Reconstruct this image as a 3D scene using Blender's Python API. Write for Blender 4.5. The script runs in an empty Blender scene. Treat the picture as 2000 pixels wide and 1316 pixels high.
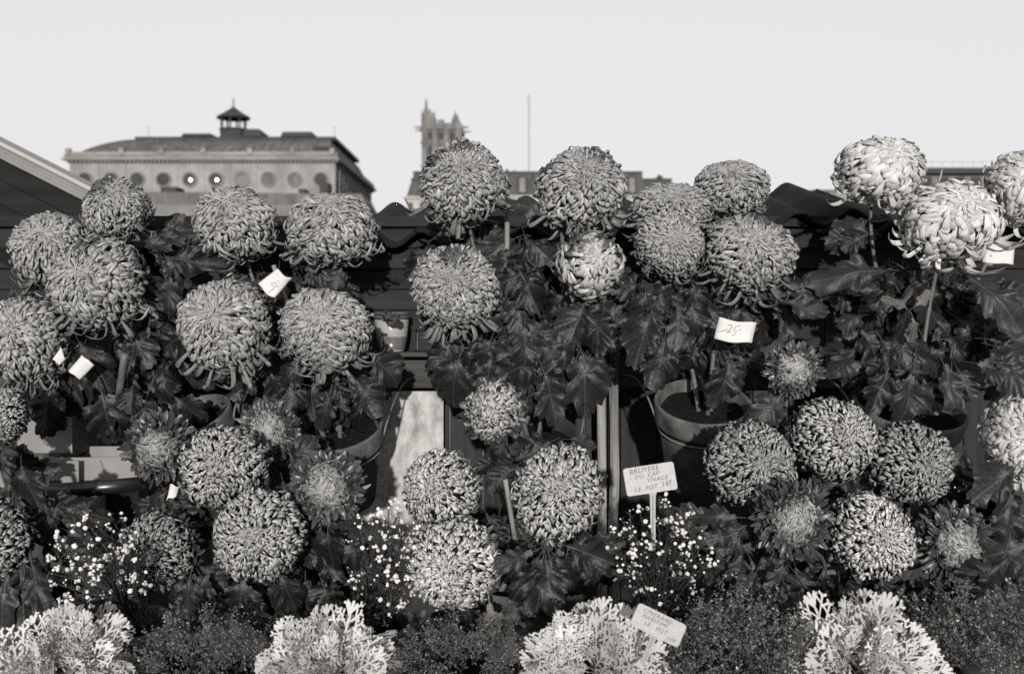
import bpy, math, random
import numpy as np
from mathutils import Vector, Matrix

R_ = math.radians
random.seed(7)
rng = np.random.default_rng(11)
scene = bpy.context.scene
col = scene.collection

# ------------------------------------------------------------------ camera, sky, sun, exposure
CAMZ, HORIZON, K = 1.45, 600.0, 36.0 / 35.0 / 2000.0
cam_d = bpy.data.cameras.new('camera')
cam_d.lens, cam_d.sensor_width, cam_d.shift_y = 35.0, 36.0, -58.0 / 2000.0
cam_d.clip_start, cam_d.clip_end = 0.05, 5000.0
cam_d.dof.use_dof, cam_d.dof.focus_distance, cam_d.dof.aperture_fstop = True, 1.78, 5.6
cam = bpy.data.objects.new('camera', cam_d)
cam.location, cam.rotation_euler = (0, 0, CAMZ), (R_(90), 0, 0)
col.objects.link(cam)
scene.camera = cam

SUN_EL, SUN_AZ = 10.0, 1.5            # low light from just behind the photographer
world = bpy.data.worlds.new('World')
scene.world = world
world.use_nodes = True
wn, wl = world.node_tree.nodes, world.node_tree.links
bg = wn['Background']
sky = wn.new('ShaderNodeTexSky')
sky.sky_type, sky.sun_disc = 'NISHITA', False
sky.sun_elevation, sky.sun_rotation = R_(SUN_EL), R_(180 - SUN_AZ)
sky.air_density, sky.dust_density, sky.ozone_density = 1.0, 4.0, 1.0
bw = wn.new('ShaderNodeRGBToBW')
ov = wn.new('ShaderNodeMix'); ov.data_type = 'FLOAT'; ov.inputs[0].default_value = 0.75; ov.inputs[3].default_value = 6.6
tint = wn.new('ShaderNodeCombineColor')
wl.new(sky.outputs[0], bw.inputs[0]); wl.new(bw.outputs[0], ov.inputs[2])
mul = wn.new('ShaderNodeMath'); mul.operation = 'MULTIPLY'; mul.inputs[1].default_value = 0.985
wl.new(ov.outputs[0], tint.inputs[0]); wl.new(ov.outputs[0], mul.inputs[0]); wl.new(mul.outputs[0], tint.inputs[1]); wl.new(ov.outputs[0], tint.inputs[2])
wl.new(tint.outputs[0], bg.inputs[0])
bg.inputs[1].default_value = 0.102

sun_d = bpy.data.lights.new('sun', 'SUN')
sun_d.energy, sun_d.angle, sun_d.color = 4.7, R_(1.0), (1.0, 0.985, 0.96)
sun = bpy.data.objects.new('sun', sun_d)
sun.rotation_euler = (R_(90 - SUN_EL), 0, R_(SUN_AZ))
sun.location = (0.3, -2, 3)
col.objects.link(sun)
scene.view_settings.view_transform, scene.view_settings.look = 'Standard', 'None'
scene.view_settings.exposure, scene.view_settings.gamma = 0.5, 1.0
scene.render.engine = 'CYCLES'
scene.cycles.use_denoising = False
scene.cycles.max_bounces, scene.cycles.diffuse_bounces, scene.cycles.glossy_bounces = 5, 3, 2


def P(px, py, Y):
    return Vector(((px - 1000) * K * Y, Y, CAMZ - (py - HORIZON) * K * Y))


# ------------------------------------------------------------------ materials
def g(v):
    return (v * 1.035, v, v * 0.955, 1)


MATS = {}


def mat(name, lo, hi=None, scale=20.0, rough=0.7, spec=0.3, bump=0.0, stretch=(1, 1, 1), rnd=0.0, detail=6.0):
    lo = lo * .77; hi = None if hi is None else hi * .77
    m = bpy.data.materials.new(name)
    m.use_nodes = True
    n, l = m.node_tree.nodes, m.node_tree.links
    b = n['Principled BSDF']
    b.inputs['Roughness'].default_value = rough
    b.inputs['Specular IOR Level'].default_value = spec
    hi = lo if hi is None else hi
    tc = n.new('ShaderNodeTexCoord')
    mp = n.new('ShaderNodeMapping'); mp.inputs['Scale'].default_value = stretch
    nz = n.new('ShaderNodeTexNoise'); nz.inputs['Scale'].default_value = scale; nz.inputs['Detail'].default_value = detail
    nz.inputs['Roughness'].default_value = 0.62
    l.new(tc.outputs['Object'], mp.inputs[0]); l.new(mp.outputs[0], nz.inputs[0])
    rp = n.new('ShaderNodeValToRGB')
    rp.color_ramp.elements[0].position, rp.color_ramp.elements[1].position = 0.3, 0.7
    rp.color_ramp.elements[0].color, rp.color_ramp.elements[1].color = g(lo), g(hi)
    l.new(nz.outputs[0], rp.inputs[0])
    out = rp.outputs[0]
    if rnd:
        oi = n.new('ShaderNodeObjectInfo')
        mr = n.new('ShaderNodeMapRange'); mr.inputs[3].default_value = 1 - rnd; mr.inputs[4].default_value = 1 + rnd
        l.new(oi.outputs['Random'], mr.inputs[0])
        mx = n.new('ShaderNodeMix'); mx.data_type = 'RGBA'; mx.blend_type = 'MULTIPLY'; mx.inputs[0].default_value = 1
        l.new(out, mx.inputs[6]); l.new(mr.outputs[0], mx.inputs[7]); out = mx.outputs[2]
    l.new(out, b.inputs['Base Color'])
    if bump:
        bp = n.new('ShaderNodeBump'); bp.inputs['Strength'].default_value = bump; bp.inputs['Distance'].default_value = 0.01
        l.new(nz.outputs[0], bp.inputs['Height']); l.new(bp.outputs[0], b.inputs['Normal'])
    MATS[name] = m
    return m


def math_node(n, l, op, a, b=None, c=None):
    k = n.new('ShaderNodeMath'); k.operation = op
    for i, v in enumerate((a, b, c)):
        if v is None: continue
        if isinstance(v, (int, float)): k.inputs[i].default_value = v
        else: l.new(v, k.inputs[i])
    return k.outputs[0]


def petal_mat(name, outer, inner, rough=0.55, basefrac=.6, v0=.35, v1=.9, intip=None, glow=0.0):
    """reverse of the petal (outer) and face of the petal (inner) have their own pigment, fine lengthwise veins that also carry painted shading"""
    m = bpy.data.materials.new(name); m.use_nodes = True
    n, l = m.node_tree.nodes, m.node_tree.links
    b = n['Principled BSDF']; b.inputs['Roughness'].default_value = rough; b.inputs['Specular IOR Level'].default_value = 0.3
    ge = n.new('ShaderNodeNewGeometry')
    at = n.new('ShaderNodeAttribute'); at.attribute_name = 'tone'
    uv = n.new('ShaderNodeUVMap'); sx = n.new('ShaderNodeSeparateXYZ'); l.new(uv.outputs[0], sx.inputs[0])
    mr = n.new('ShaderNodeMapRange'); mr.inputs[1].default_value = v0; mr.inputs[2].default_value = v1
    mr.inputs[3].default_value = outer * basefrac; mr.inputs[4].default_value = outer        # reverse: paler tip; dark base is pigment plus painted shade between petals
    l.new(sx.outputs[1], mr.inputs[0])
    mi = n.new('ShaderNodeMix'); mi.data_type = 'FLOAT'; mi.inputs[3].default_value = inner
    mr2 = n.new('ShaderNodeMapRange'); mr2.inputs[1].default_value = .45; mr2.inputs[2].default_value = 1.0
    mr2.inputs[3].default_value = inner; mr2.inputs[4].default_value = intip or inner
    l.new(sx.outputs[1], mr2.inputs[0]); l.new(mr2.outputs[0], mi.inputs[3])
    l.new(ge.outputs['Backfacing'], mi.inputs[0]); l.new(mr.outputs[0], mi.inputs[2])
    side = mi.outputs[0]
    st = math_node(n, l, 'SINE', math_node(n, l, 'MULTIPLY', sx.outputs[0], 22.0))
    st = math_node(n, l, 'MULTIPLY_ADD', st, 0.16, 0.94)  # vein stripes, strengthened as painted light and dark of the curved petal
    v = math_node(n, l, 'MULTIPLY', math_node(n, l, 'MULTIPLY', side, at.outputs['Fac']), st)
    cc = n.new('ShaderNodeCombineColor')
    l.new(math_node(n, l, 'MULTIPLY', v, 1.02), cc.inputs[0]); l.new(v, cc.inputs[1]); l.new(math_node(n, l, 'MULTIPLY', v, 0.965), cc.inputs[2])
    l.new(cc.outputs[0], b.inputs['Base Color'])
    if glow:                                  # thin petals let light through
        tr = n.new('ShaderNodeBsdfTranslucent'); l.new(cc.outputs[0], tr.inputs[0])
        ms = n.new('ShaderNodeMixShader'); ms.inputs[0].default_value = glow
        l.new(b.outputs[0], ms.inputs[1]); l.new(tr.outputs[0], ms.inputs[2]); l.new(ms.outputs[0], n['Material Output'].inputs[0])
    return m


def leaf_mat(name, base, vein, rough=0.45, rnd=0.35):
    m = bpy.data.materials.new(name); m.use_nodes = True
    n, l = m.node_tree.nodes, m.node_tree.links
    b = n['Principled BSDF']; b.inputs['Specular IOR Level'].default_value = 0.28
    uv = n.new('ShaderNodeUVMap'); sx = n.new('ShaderNodeSeparateXYZ'); l.new(uv.outputs[0], sx.inputs[0])
    s = math_node(n, l, 'ABSOLUTE', math_node(n, l, 'MULTIPLY_ADD', sx.outputs[0], 2.0, -1.0))
    t = sx.outputs[1]
    vm = math_node(n, l, 'LESS_THAN', s, 0.010)
    for (y0, ang, wd, am) in ((.30, 47, .007, .7), (.24, 84, .006, .55), (.50, 38, .005, .45), (.66, 36, .004, .4)):
        ca, sa = math.cos(R_(ang)), math.sin(R_(ang))
        ty = math_node(n, l, 'ADD', t, -y0)
        d = math_node(n, l, 'ABSOLUTE', math_node(n, l, 'SUBTRACT', math_node(n, l, 'MULTIPLY', s, ca), math_node(n, l, 'MULTIPLY', ty, sa)))
        ahead = math_node(n, l, 'GREATER_THAN', math_node(n, l, 'ADD', math_node(n, l, 'MULTIPLY', s, sa), math_node(n, l, 'MULTIPLY', ty, ca)), 0.0)
        k = math_node(n, l, 'MULTIPLY', math_node(n, l, 'MULTIPLY', math_node(n, l, 'LESS_THAN', d, wd), ahead), am)
        vm = math_node(n, l, 'MAXIMUM', vm, k)
    tc = n.new('ShaderNodeTexCoord')
    nz = n.new('ShaderNodeTexNoise'); nz.inputs['Scale'].default_value = 13; nz.inputs['Detail'].default_value = 4
    l.new(tc.outputs['Object'], nz.inputs[0])
    oi = n.new('ShaderNodeObjectInfo')
    mr = n.new('ShaderNodeMapRange'); mr.inputs[3].default_value = 1 - rnd; mr.inputs[4].default_value = 1 + rnd
    l.new(oi.outputs['Random'], mr.inputs[0])
    base_n = math_node(n, l, 'MULTIPLY', math_node(n, l, 'MULTIPLY_ADD', nz.outputs[0], base * 1.3, base * 0.35), mr.outputs[0])
    v = math_node(n, l, 'ADD', math_node(n, l, 'MULTIPLY', vm, vein), base_n)
    cc = n.new('ShaderNodeCombineColor')
    l.new(math_node(n, l, 'MULTIPLY', v, 1.05), cc.inputs[0]); l.new(v, cc.inputs[1]); l.new(math_node(n, l, 'MULTIPLY', v, 0.93), cc.inputs[2])
    l.new(cc.outputs[0], b.inputs['Base Color'])
    l.new(math_node(n, l, 'MULTIPLY_ADD', nz.outputs[0], 0.35, rough - 0.17), b.inputs['Roughness'])
    bp = n.new('ShaderNodeBump'); bp.inputs['Strength'].default_value = 0.35; bp.inputs['Distance'].default_value = 0.004
    l.new(math_node(n, l, 'ADD', nz.outputs[0], math_node(n, l, 'MULTIPLY', vm, -0.5)), bp.inputs['Height'])
    l.new(bp.outputs[0], b.inputs['Normal'])
    return m


def tone_mat(name, v0, rough=0.6, spec=0.3):
    m = bpy.data.materials.new(name); m.use_nodes = True
    n, l = m.node_tree.nodes, m.node_tree.links
    b = n['Principled BSDF']; b.inputs['Roughness'].default_value = rough; b.inputs['Specular IOR Level'].default_value = spec
    at = n.new('ShaderNodeAttribute'); at.attribute_name = 'tone'
    oi = n.new('ShaderNodeObjectInfo')
    v = math_node(n, l, 'MULTIPLY', math_node(n, l, 'MULTIPLY', at.outputs['Fac'], v0), math_node(n, l, 'MULTIPLY_ADD', oi.outputs['Random'], .6, .65))
    cc = n.new('ShaderNodeCombineColor')
    l.new(math_node(n, l, 'MULTIPLY', v, 1.03), cc.inputs[0]); l.new(v, cc.inputs[1]); l.new(math_node(n, l, 'MULTIPLY', v, 0.95), cc.inputs[2])
    l.new(cc.outputs[0], b.inputs['Base Color'])
    return m


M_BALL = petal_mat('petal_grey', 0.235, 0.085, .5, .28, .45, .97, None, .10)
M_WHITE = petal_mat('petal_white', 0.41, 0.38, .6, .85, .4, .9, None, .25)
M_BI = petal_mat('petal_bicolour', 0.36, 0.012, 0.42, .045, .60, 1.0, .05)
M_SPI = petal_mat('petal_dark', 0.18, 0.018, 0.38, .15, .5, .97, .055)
M_LEAF = leaf_mat('leaf_green', 0.0075, 0.014, 0.52, .6)
M_LEAFB = leaf_mat('leaf_pale', 0.05, 0.03, 0.6)
M_STEM = mat('stem', 0.05, 0.10, 60, 0.6)
M_CANE = mat('cane', 0.12, 0.20, 80, 0.6, stretch=(1, 1, .15))
M_POT = mat('terracotta', 0.025, 0.12, 22, 0.85, 0.2, 0.25)
M_POTD = mat('terracotta_wet', 0.014, 0.05, 20, 0.8, 0.2, 0.2)
M_SOIL = mat('soil', 0.004, 0.012, 120, 0.95, 0.1, 1.0)
M_WOOD = mat('dark_wood', 0.006, 0.016, 30, 0.7, 0.15, 0.35, (0.12, 1, 1.6), 0.3)
M_WOODV = mat('dark_wood_upright', 0.009, 0.030, 30, 0.7, 0.15, 0.4, (1.6, 1, 0.10), 0.3)
M_BEAM = mat('beam_wood', 0.028, 0.060, 26, 0.8, 0.1, 0.3, (0.08, 1, 2.2), 0.1)
M_PEEL = mat('peeling_paint', 0.012, 0.26, 26, 0.8, 0.2, 0.6, (2.0, 1, 0.10))
M_ROOFC = mat('corrugated_roof', 0.005, 0.012, 9, 0.8, 0.1, 0.2, (1, 1, 1))
M_FASCIA = mat('fascia', 0.11, 0.16, 8, 0.6, 0.3, 0.05)
M_GABLE = mat('gable_wood', 0.006, 0.016, 22, 0.8, 0.12, 0.3, (0.15, 1, 1.4), 0.2)
M_PANEL = mat('mottled_panel', 0.15, 0.46, 34, 0.9, 0.1, 0.15, (1, 1, 0.6))
M_PAPER = mat('paper', 0.42, 0.50, 30, 0.8, 0.2)
M_CARD = mat('plastic_card', 0.20, 0.29, 160, 0.5, 0.3, 0.0, rnd=0.0)
M_INK = mat('ink', 0.03, 0.06, 40, 0.7)
M_INKD = mat('ink_dark', 0.03, 0.06, 40, 0.7)
M_GLAZE = mat('glazed_cup', 0.24, 0.30, 10, 0.15, 0.6)
M_GLAZED = mat('glazed_cup_band', 0.08, 0.10, 10, 0.15, 0.6)
M_CARTON = mat('carton', 0.15, 0.20, 12, 0.85, 0.1)
M_PLASTIC = mat('dark_plastic', 0.006, 0.014, 8, 0.35, 0.5)
M_GREYP = mat('grey_pot', 0.10, 0.14, 10, 0.6, 0.3)
M_STONE = mat('stone', 0.13, 0.26, 0.22, 0.9, 0.1, 0)
M_STONED = mat('stone_dark', 0.11, 0.17, 0.5, 0.9, 0.1, 0)
M_TOWER = mat('sooty_stone', 0.08, 0.18, 0.5, 0.95, 0.1, 0, (1, 1, .5))
M_SLATE = mat('slate', 0.05, 0.13, 0.6, 0.8, 0.2, 0, (1.5, 1.5, 0.35))
M_SLATED = mat('slate_dark', 0.022, 0.035, 0.5, 0.7, 0.2, 0)
M_ZINC = mat('zinc_roof', 0.04, 0.075, 0.6, 0.8, 0.2, 0, (1.5, 1.5, .35))
M_PALE = mat('pale_render', 0.26, 0.34, 0.4, 0.9, 0.1)
M_DARKWIN = mat('window_glass', 0.02, 0.045, 0.5, 0.6, 0.1)
M_METAL = mat('grey_metal', 0.10, 0.16, 4, 0.6)
M_TREE = mat('far_foliage', 0.03, 0.07, 0.8, 0.9)
M_GROUND = mat('paving', 0.10, 0.17, 3, 0.9, 0.2, 0.2)
M_CIN = tone_mat('silver_leaf', 0.31, 0.8, 0.15)
M_HEATH = tone_mat('heath_foliage', 0.05, 0.6)
M_TWIG = tone_mat('twig', 0.014, 0.7)
M_BLOS = tone_mat('white_blossom', 0.42, 0.7)
M_LAMP = bpy.data.materials.new('lit_lamp'); M_LAMP.use_nodes = True
_b = M_LAMP.node_tree.nodes['Principled BSDF']
_b.inputs['Emission Color'].default_value = (1, 0.97, 0.92, 1); _b.inputs['Emission Strength'].default_value = 4.0


# ------------------------------------------------------------------ builders
def link(o, parent=None):
    col.objects.link(o)
    if parent is not None:
        o.parent = parent
        if parent.type == 'EMPTY':
            o.matrix_parent_inverse = Matrix.Translation(-parent.location)
    return o


def tag(o, label=None, cat=None, group=None, kind=None):
    if label: o['label'] = label
    if cat: o['category'] = cat
    if group: o['group'] = group
    if kind: o['kind'] = kind
    return o


def empty(name, loc, label=None, cat=None, group=None):
    o = bpy.data.objects.new(name, None); o.location = loc; o.empty_display_size = 0.05
    col.objects.link(o)
    return tag(o, label, cat, group)


def np_mesh(name, V, F, material, smooth=True, uv=None, tone=None):
    """V (n,3), F (m,4) or (m,3) index arrays; uv (n,2), tone (n,)"""
    V = np.asarray(V, dtype=np.float32); F = np.asarray(F, dtype=np.int32)
    me = bpy.data.meshes.new(name)
    k = F.shape[1]
    me.vertices.add(len(V)); me.vertices.foreach_set('co', V.ravel())
    me.loops.add(F.size); me.loops.foreach_set('vertex_index', F.ravel())
    me.polygons.add(len(F)); me.polygons.foreach_set('loop_start', np.arange(0, F.size, k, dtype=np.int32))
    me.update(calc_edges=True)
    if uv is not None:
        lay = me.uv_layers.new(name='UVMap'); lay.data.foreach_set('uv', np.asarray(uv, dtype=np.float32)[F.ravel()].ravel())
    if tone is not None:
        a = me.attributes.new('tone', 'FLOAT', 'POINT'); a.data.foreach_set('value', np.asarray(tone, dtype=np.float32))
    me.materials.append(material)
    me.polygons.foreach_set('use_smooth', np.full(len(F), smooth, dtype=bool))
    me.update()
    return me


class MB:
    def __init__(self): self.v, self.f = [], []

    def add(self, vs, fs):
        o = len(self.v); self.v += [tuple(x) for x in vs]; self.f += [tuple(i + o for i in f) for f in fs]; return self

    def box(self, x0, x1, y0, y1, z0, z1):
        vs = [(x, y, z) for z in (z0, z1) for y in (y0, y1) for x in (x0, x1)]
        return self.add(vs, [(0, 2, 3, 1), (4, 5, 7, 6), (0, 1, 5, 4), (2, 6, 7, 3), (0, 4, 6, 2), (1, 3, 7, 5)])

    def prism(self, pts, y0, y1):
        """polygon in x,z (counter-clockwise seen from -y) pushed from y0 to y1"""
        n = len(pts)
        vs = [(p[0], y0, p[1]) for p in pts] + [(p[0], y1, p[1]) for p in pts]
        fs = [tuple(range(n)), tuple(range(2 * n - 1, n - 1, -1))] + [(i, i + n, (i + 1) % n + n, (i + 1) % n) for i in range(n)]
        return self.add(vs, fs)

    def lathe(self, prof, n=28, c=(0, 0, 0), cap=True):
        """prof: list of (r, z)"""
        o = len(self.v)
        for r, z in prof:
            for i in range(n):
                a = 2 * math.pi * i / n
                self.v.append((c[0] + r * math.cos(a), c[1] + r * math.sin(a), c[2] + z))
        for j in range(len(prof) - 1):
            for i in range(n):
                a, b = o + j * n + i, o + j * n + (i + 1) % n
                self.f.append((a, b, b + n, a + n))
        if cap:
            self.f.append(tuple(o + n - 1 - i for i in range(n)))
            e = o + (len(prof) - 1) * n
            self.f.append(tuple(e + i for i in range(n)))
        return self

    def tube(self, pts, r, n=6, r1=None):
        pts = [Vector(p) for p in pts]; r1 = r if r1 is None else r1
        o = len(self.v)
        for k, p in enumerate(pts):
            d = (pts[min(k + 1, len(pts) - 1)] - pts[max(k - 1, 0)]).normalized()
            a = d.cross(Vector((0.31, 0.9, 0.2))).normalized(); b = d.cross(a)
            rr = r + (r1 - r) * k / max(1, len(pts) - 1)
            for i in range(n):
                t = 2 * math.pi * i / n
                self.v.append(tuple(p + (a * math.cos(t) + b * math.sin(t)) * rr))
        for k in range(len(pts) - 1):
            for i in range(n):
                a, b = o + k * n + i, o + k * n + (i + 1) % n
                self.f.append((a, b, b + n, a + n))
        self.f.append(tuple(o + n - 1 - i for i in range(n)))
        e = o + (len(pts) - 1) * n
        self.f.append(tuple(e + i for i in range(n)))
        return self

    def build(self, name, material, parent=None, smooth=False):
        me = bpy.data.meshes.new(name); me.from_pydata(self.v, [], self.f); me.materials.append(material)
        if smooth: me.polygons.foreach_set('use_smooth', [True] * len(me.polygons))
        me.update()
        return link(bpy.data.objects.new(name, me), parent)


def bevel(o, w=0.004, seg=2):
    m = o.modifiers.new('bevel', 'BEVEL'); m.width = w; m.segments = seg; m.limit_method = 'ANGLE'
    return o


# ------------------------------------------------------------------ ground and stall
MB().box(-1500, 1500, -300, 3000, -0.6, 0.0).build('ground', M_GROUND)['kind'] = 'structure'

WY = 2.36


def X(px, Y=WY): return (px - 1000) * K * Y


def Z(py, Y=WY): return CAMZ - (py - HORIZON) * K * Y


wall = empty('stall_wall', (0, WY, 0), 'dark weathered wooden stall wall of boards behind the flowers', 'wall')
# overlapping level boards under the eaves
y = 446
while y < 610:
    for (a, b) in ((-420, 655), (660, 1262), (1268, 2420)):
        if y > 530 and a > 1200: continue
        m = MB(); z1, z0 = Z(y), Z(y + 38.5)
        xa, xb = X(a), X(b)
        vs = [(xa, WY - 0.004, z1), (xb, WY - 0.004, z1), (xb, WY - 0.016, z0), (xa, WY - 0.016, z0), (xa, WY + 0.012, z1), (xb, WY + 0.012, z1), (xb, WY + 0.012, z0), (xa, WY + 0.012, z0)]
        m.add(vs, [(3, 2, 1, 0), (4, 5, 6, 7), (0, 1, 5, 4), (2, 3, 7, 6), (0, 4, 7, 3), (1, 2, 6, 5)])
        m.build('board', M_WOOD, wall)
    y += 40
MB().box(X(-430), X(2430), WY + .02, WY + .05, 0.01, Z(430)).build('backing', M_PLASTIC, wall)  # added dark sheet, keeps bright sky from showing through the board gaps
# upright boards below
px = -420
while px < 2420:
    top = 612 if px < 1262 else 534
    w = 66 + random.uniform(-6, 6)
    MB().box(X(px) + .002, X(px + w) - .001, WY - 0.004 + random.uniform(-.003, .003), WY + 0.016, 0.02, Z(top)).build('board', M_WOODV, wall)
    px += w
trim = MB().box(X(-420), X(2420), WY - 0.03, WY - 0.018, Z(444), Z(424)).build('trim_board', M_WOOD, wall)
MB().box(X(-420), X(2420), WY - 0.035, WY + .0, Z(543), Z(531, dict(gain=.9))).build('batten', M_WOOD, wall) if False else None
ledge = MB().box(X(690, 2.28), X(870, 2.28), 2.22, WY - 0.018, Z(694, 2.28), Z(686, 2.28)).build('ledge', M_BEAM, wall)

beam = MB().box(X(-420, 2.3), X(2420, 2.3), 2.285, 2.335, Z(757, 2.3), Z(696, 2.3)).build('cross_beam', M_BEAM)
tag(bevel(beam, .003), 'long brown wooden cross beam running behind the plants', 'beam')


def post(px0, px1, Y, top, label, material, bottom=0.0):
    e = MB()
    a, b = X(px0, Y), X(px1, Y); n = 14
    zs = np.linspace(bottom, Z(top, Y), n)
    vs = []
    for z in zs:
        j = [random.uniform(-.0025, .0025) for _ in range(4)]
        vs += [(a + j[0], Y + j[1], z), (b + j[2], Y + j[3], z), (b, Y + .045, z), (a, Y + .045, z)]
    fs = [(k * 4 + i, k * 4 + (i + 1) % 4, k * 4 + 4 + (i + 1) % 4, k * 4 + 4 + i) for k in range(n - 1) for i in range(4)]
    fs += [(3, 2, 1, 0), (n * 4 - 4, n * 4 - 3, n * 4 - 2, n * 4 - 1)]
    e.add(vs, fs)
    return tag(e.build('post', material), label, 'post')


post(1168, 1186, 2.225, 598, 'narrow post with peeling pale paint left of the two beside the heather sign', M_PEEL)
post(1190, 1208, 2.232, 642, 'narrow post with peeling pale paint right of the two beside the heather sign', M_PEEL)
tag(MB().box(X(640, 2.27), X(866, 2.27), 2.27, 2.282, 0.5, Z(764, 2.27)).build('insulation_panel', M_PANEL), 'pale mottled flat panel leaning behind the plants below the beam', 'panel')
tag(MB().box(X(420, 2.275), X(486, 2.275), 2.262, 2.268, 0.5, Z(770, 2.275)).build('insulation_panel', M_PANEL), 'pale panel strip behind the tilted clay pot rim at left', 'panel')

# corrugated roof sheets over the wall
def sheet(px0, px1, ya, slope, label, dY=0.0, per=105.0, amp=14.0, ph=717.0):
    nx, ny = int((px1 - px0) / 7), 5
    V, F = [], []
    for j in range(ny):
        v = j / (ny - 1)
        Y = 2.29 + dY + 0.55 * v
        for i in range(nx + 1):
            q = px0 + (px1 - px0) * i / nx
            base = ya - slope * (q - 717)
            w = -amp * math.cos(2 * math.pi * (q - ph) / per) + amp
            xx, zz = X(q, 2.3), Z(base + w, 2.3) + 0.0
            V.append((xx, Y, zz - 0.028 * (1 - v) + 0.10 * v))
    for j in range(ny - 1):
        for i in range(nx):
            a = j * (nx + 1) + i
            F.append((a, a + 1, a + nx + 2, a + nx + 1))
    me = np_mesh('corrugated_roof', np.array(V), np.array(F), M_ROOFC)
    o = link(bpy.data.objects.new('corrugated_roof', me))
    s = o.modifiers.new('thick', 'SOLIDIFY'); s.thickness = 0.007; s.offset = -1
    return tag(o, label, 'roof sheet')


sheet(-420, 1735, 431, 0.050, 'long dark corrugated roof sheet with wavy edge along the stall')
sheet(1600, 2400, 408, 0.0, 'dark corrugated roof sheet at right, set lower, behind the white flowers', -0.012, 105, 14, 1642)

# neighbouring stall with sloping roof at the left edge
GY = 3.1
nb = empty('neighbour_stall', P(0, 600, GY) * 1.0, 'neighbouring stall gable of dark boards under a pale sloping roof edge', 'stall')
nb.location.z = 0


def gtop(px): return 281 + (px + 0) * 0.505


for k in range(12):                       # sloping boards of the gable, parallel to the roof edge
    o1, o2 = 26 + k * 46, 26 + (k + 1) * 46 - 2
    pts = []
    a, b = -900, 520
    m = MB().prism([(X(a, GY), Z(gtop(a) + o2, GY)), (X(b, GY), Z(gtop(b) + o2, GY)), (X(b, GY), Z(gtop(b) + o1, GY)), (X(a, GY), Z(gtop(a) + o1, GY))], GY + random.uniform(0, .006), GY + .03)
    m.build('board', M_GABLE, nb)
m = MB().prism([(X(-900, GY), Z(gtop(-900) + 25, GY)), (X(520, GY), Z(gtop(520) + 25, GY)), (X(520, GY), Z(gtop(520), GY)), (X(-900, GY), Z(gtop(-900), GY))], GY - .05, GY - .012)
m.build('fascia', M_FASCIA, nb)
m = MB().prism([(X(-900, GY), Z(gtop(-900) - 1, GY)), (X(520, GY), Z(gtop(520) - 1, GY)), (X(520, GY), Z(gtop(520) - 9, GY)), (X(-900, GY), Z(gtop(-900) - 9, GY))], GY - .075, GY + .10)
m.build('roof', M_PALE, nb)

# staging that carries the pots
TILT = R_(14)


def staging(y0, y1, z, n, label, tilt=0.0):
    e = empty('display_bench', (0, (y0 + y1) / 2, 0), label, 'bench')
    w = (y1 - y0) / n
    for k in range(n):
        ya = y0 + k * w; zz = z + math.tan(tilt) * (ya - y0)
        m = MB(); d = math.tan(tilt) * (w - .006)
        m.add([(-1.5, ya, zz - .022), (1.5, ya, zz - .022), (1.5, ya + w - .006, zz + d - .022), (-1.5, ya + w - .006, zz + d - .022), (-1.5, ya, zz), (1.5, ya, zz), (1.5, ya + w - .006, zz + d), (-1.5, ya + w - .006, zz + d)],
              [(3, 2, 1, 0), (4, 5, 6, 7), (0, 1, 5, 4), (2, 3, 7, 6), (0, 4, 7, 3), (1, 2, 6, 5)])
        m.build('plank', M_WOOD, e)
    for x in (-1.35, -.45, .45, 1.35):
        MB().box(x - .03, x + .03, y0 + .03, y1 - .03, 0, z - .024).build('leg', M_WOOD, e)
    return e


staging(1.08, 1.40, 0.815, 3, 'low front bench of dark planks under the silver plants')
staging(1.42, 1.76, 0.865, 3, 'middle dark plank bench under the two-toned chrysanthemums')

# ------------------------------------------------------------------ chrysanthemum blooms
NA, NC = 8, 4
TT = np.array([0, .28, .48, .62, .75, .86, .95, 1.0])
SS = np.array([-1, -.36, .36, 1.0])


def quads(na=NA, nc=NC):
    q = []
    for i in range(na - 1):
        for j in range(nc - 1):
            a = i * nc + j
            q.append((a, a + nc, a + nc + 1, a + 1))
    return np.array(q)


QUADS = quads()
PUV = np.array([((s + 1) / 2, t) for t in TT for s in SS])


def sstep(x, a, b):
    t = np.clip((x - a) / (b - a), 0, 1); return t * t * (3 - 2 * t)


# W petal width, L reach of the curl, psi scatter of the curl direction, hook how far the tip dips back in
STYLES = dict(
    ball=dict(W=.094, wmin=.52, tmax=R_(150), L=.24, psi=.36, cup=1.4, pt=.22, chaos=1.15, flat=.92, dens=1.0, hook=.16),
    fine=dict(W=.096, wmin=.36, tmax=R_(150), L=.20, psi=.30, cup=1.4, pt=.18, chaos=1.15, flat=.95, dens=1.0, hook=.16),
    white=dict(W=.136, wmin=.34, tmax=R_(148), L=.33, psi=.28, cup=1.0, pt=.25, chaos=1.15, flat=.88, dens=.88, hook=.14),
    bi=dict(W=.094, wmin=.48, tmax=R_(140), L=.19, psi=.32, cup=1.25, pt=.75, chaos=1.25, flat=.95, dens=1.10, hook=.08),
    spider=dict(W=.108, wmin=.95, tmax=R_(136), L=.24, psi=.34, cup=1.15, pt=.75, chaos=1.3, flat=.92, dens=.80, hook=.06),
    broad=dict(W=.185, wmin=.30, tmax=R_(140), L=.38, psi=.40, cup=1.3, pt=.35, chaos=1.2, flat=.9, dens=.85, hook=.08),
    open=dict(W=.150, wmin=.50, tmax=R_(132), L=.26, psi=.28, cup=1.15, pt=.5, chaos=1.1, flat=.9, dens=.98, hook=.12),
)


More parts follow.
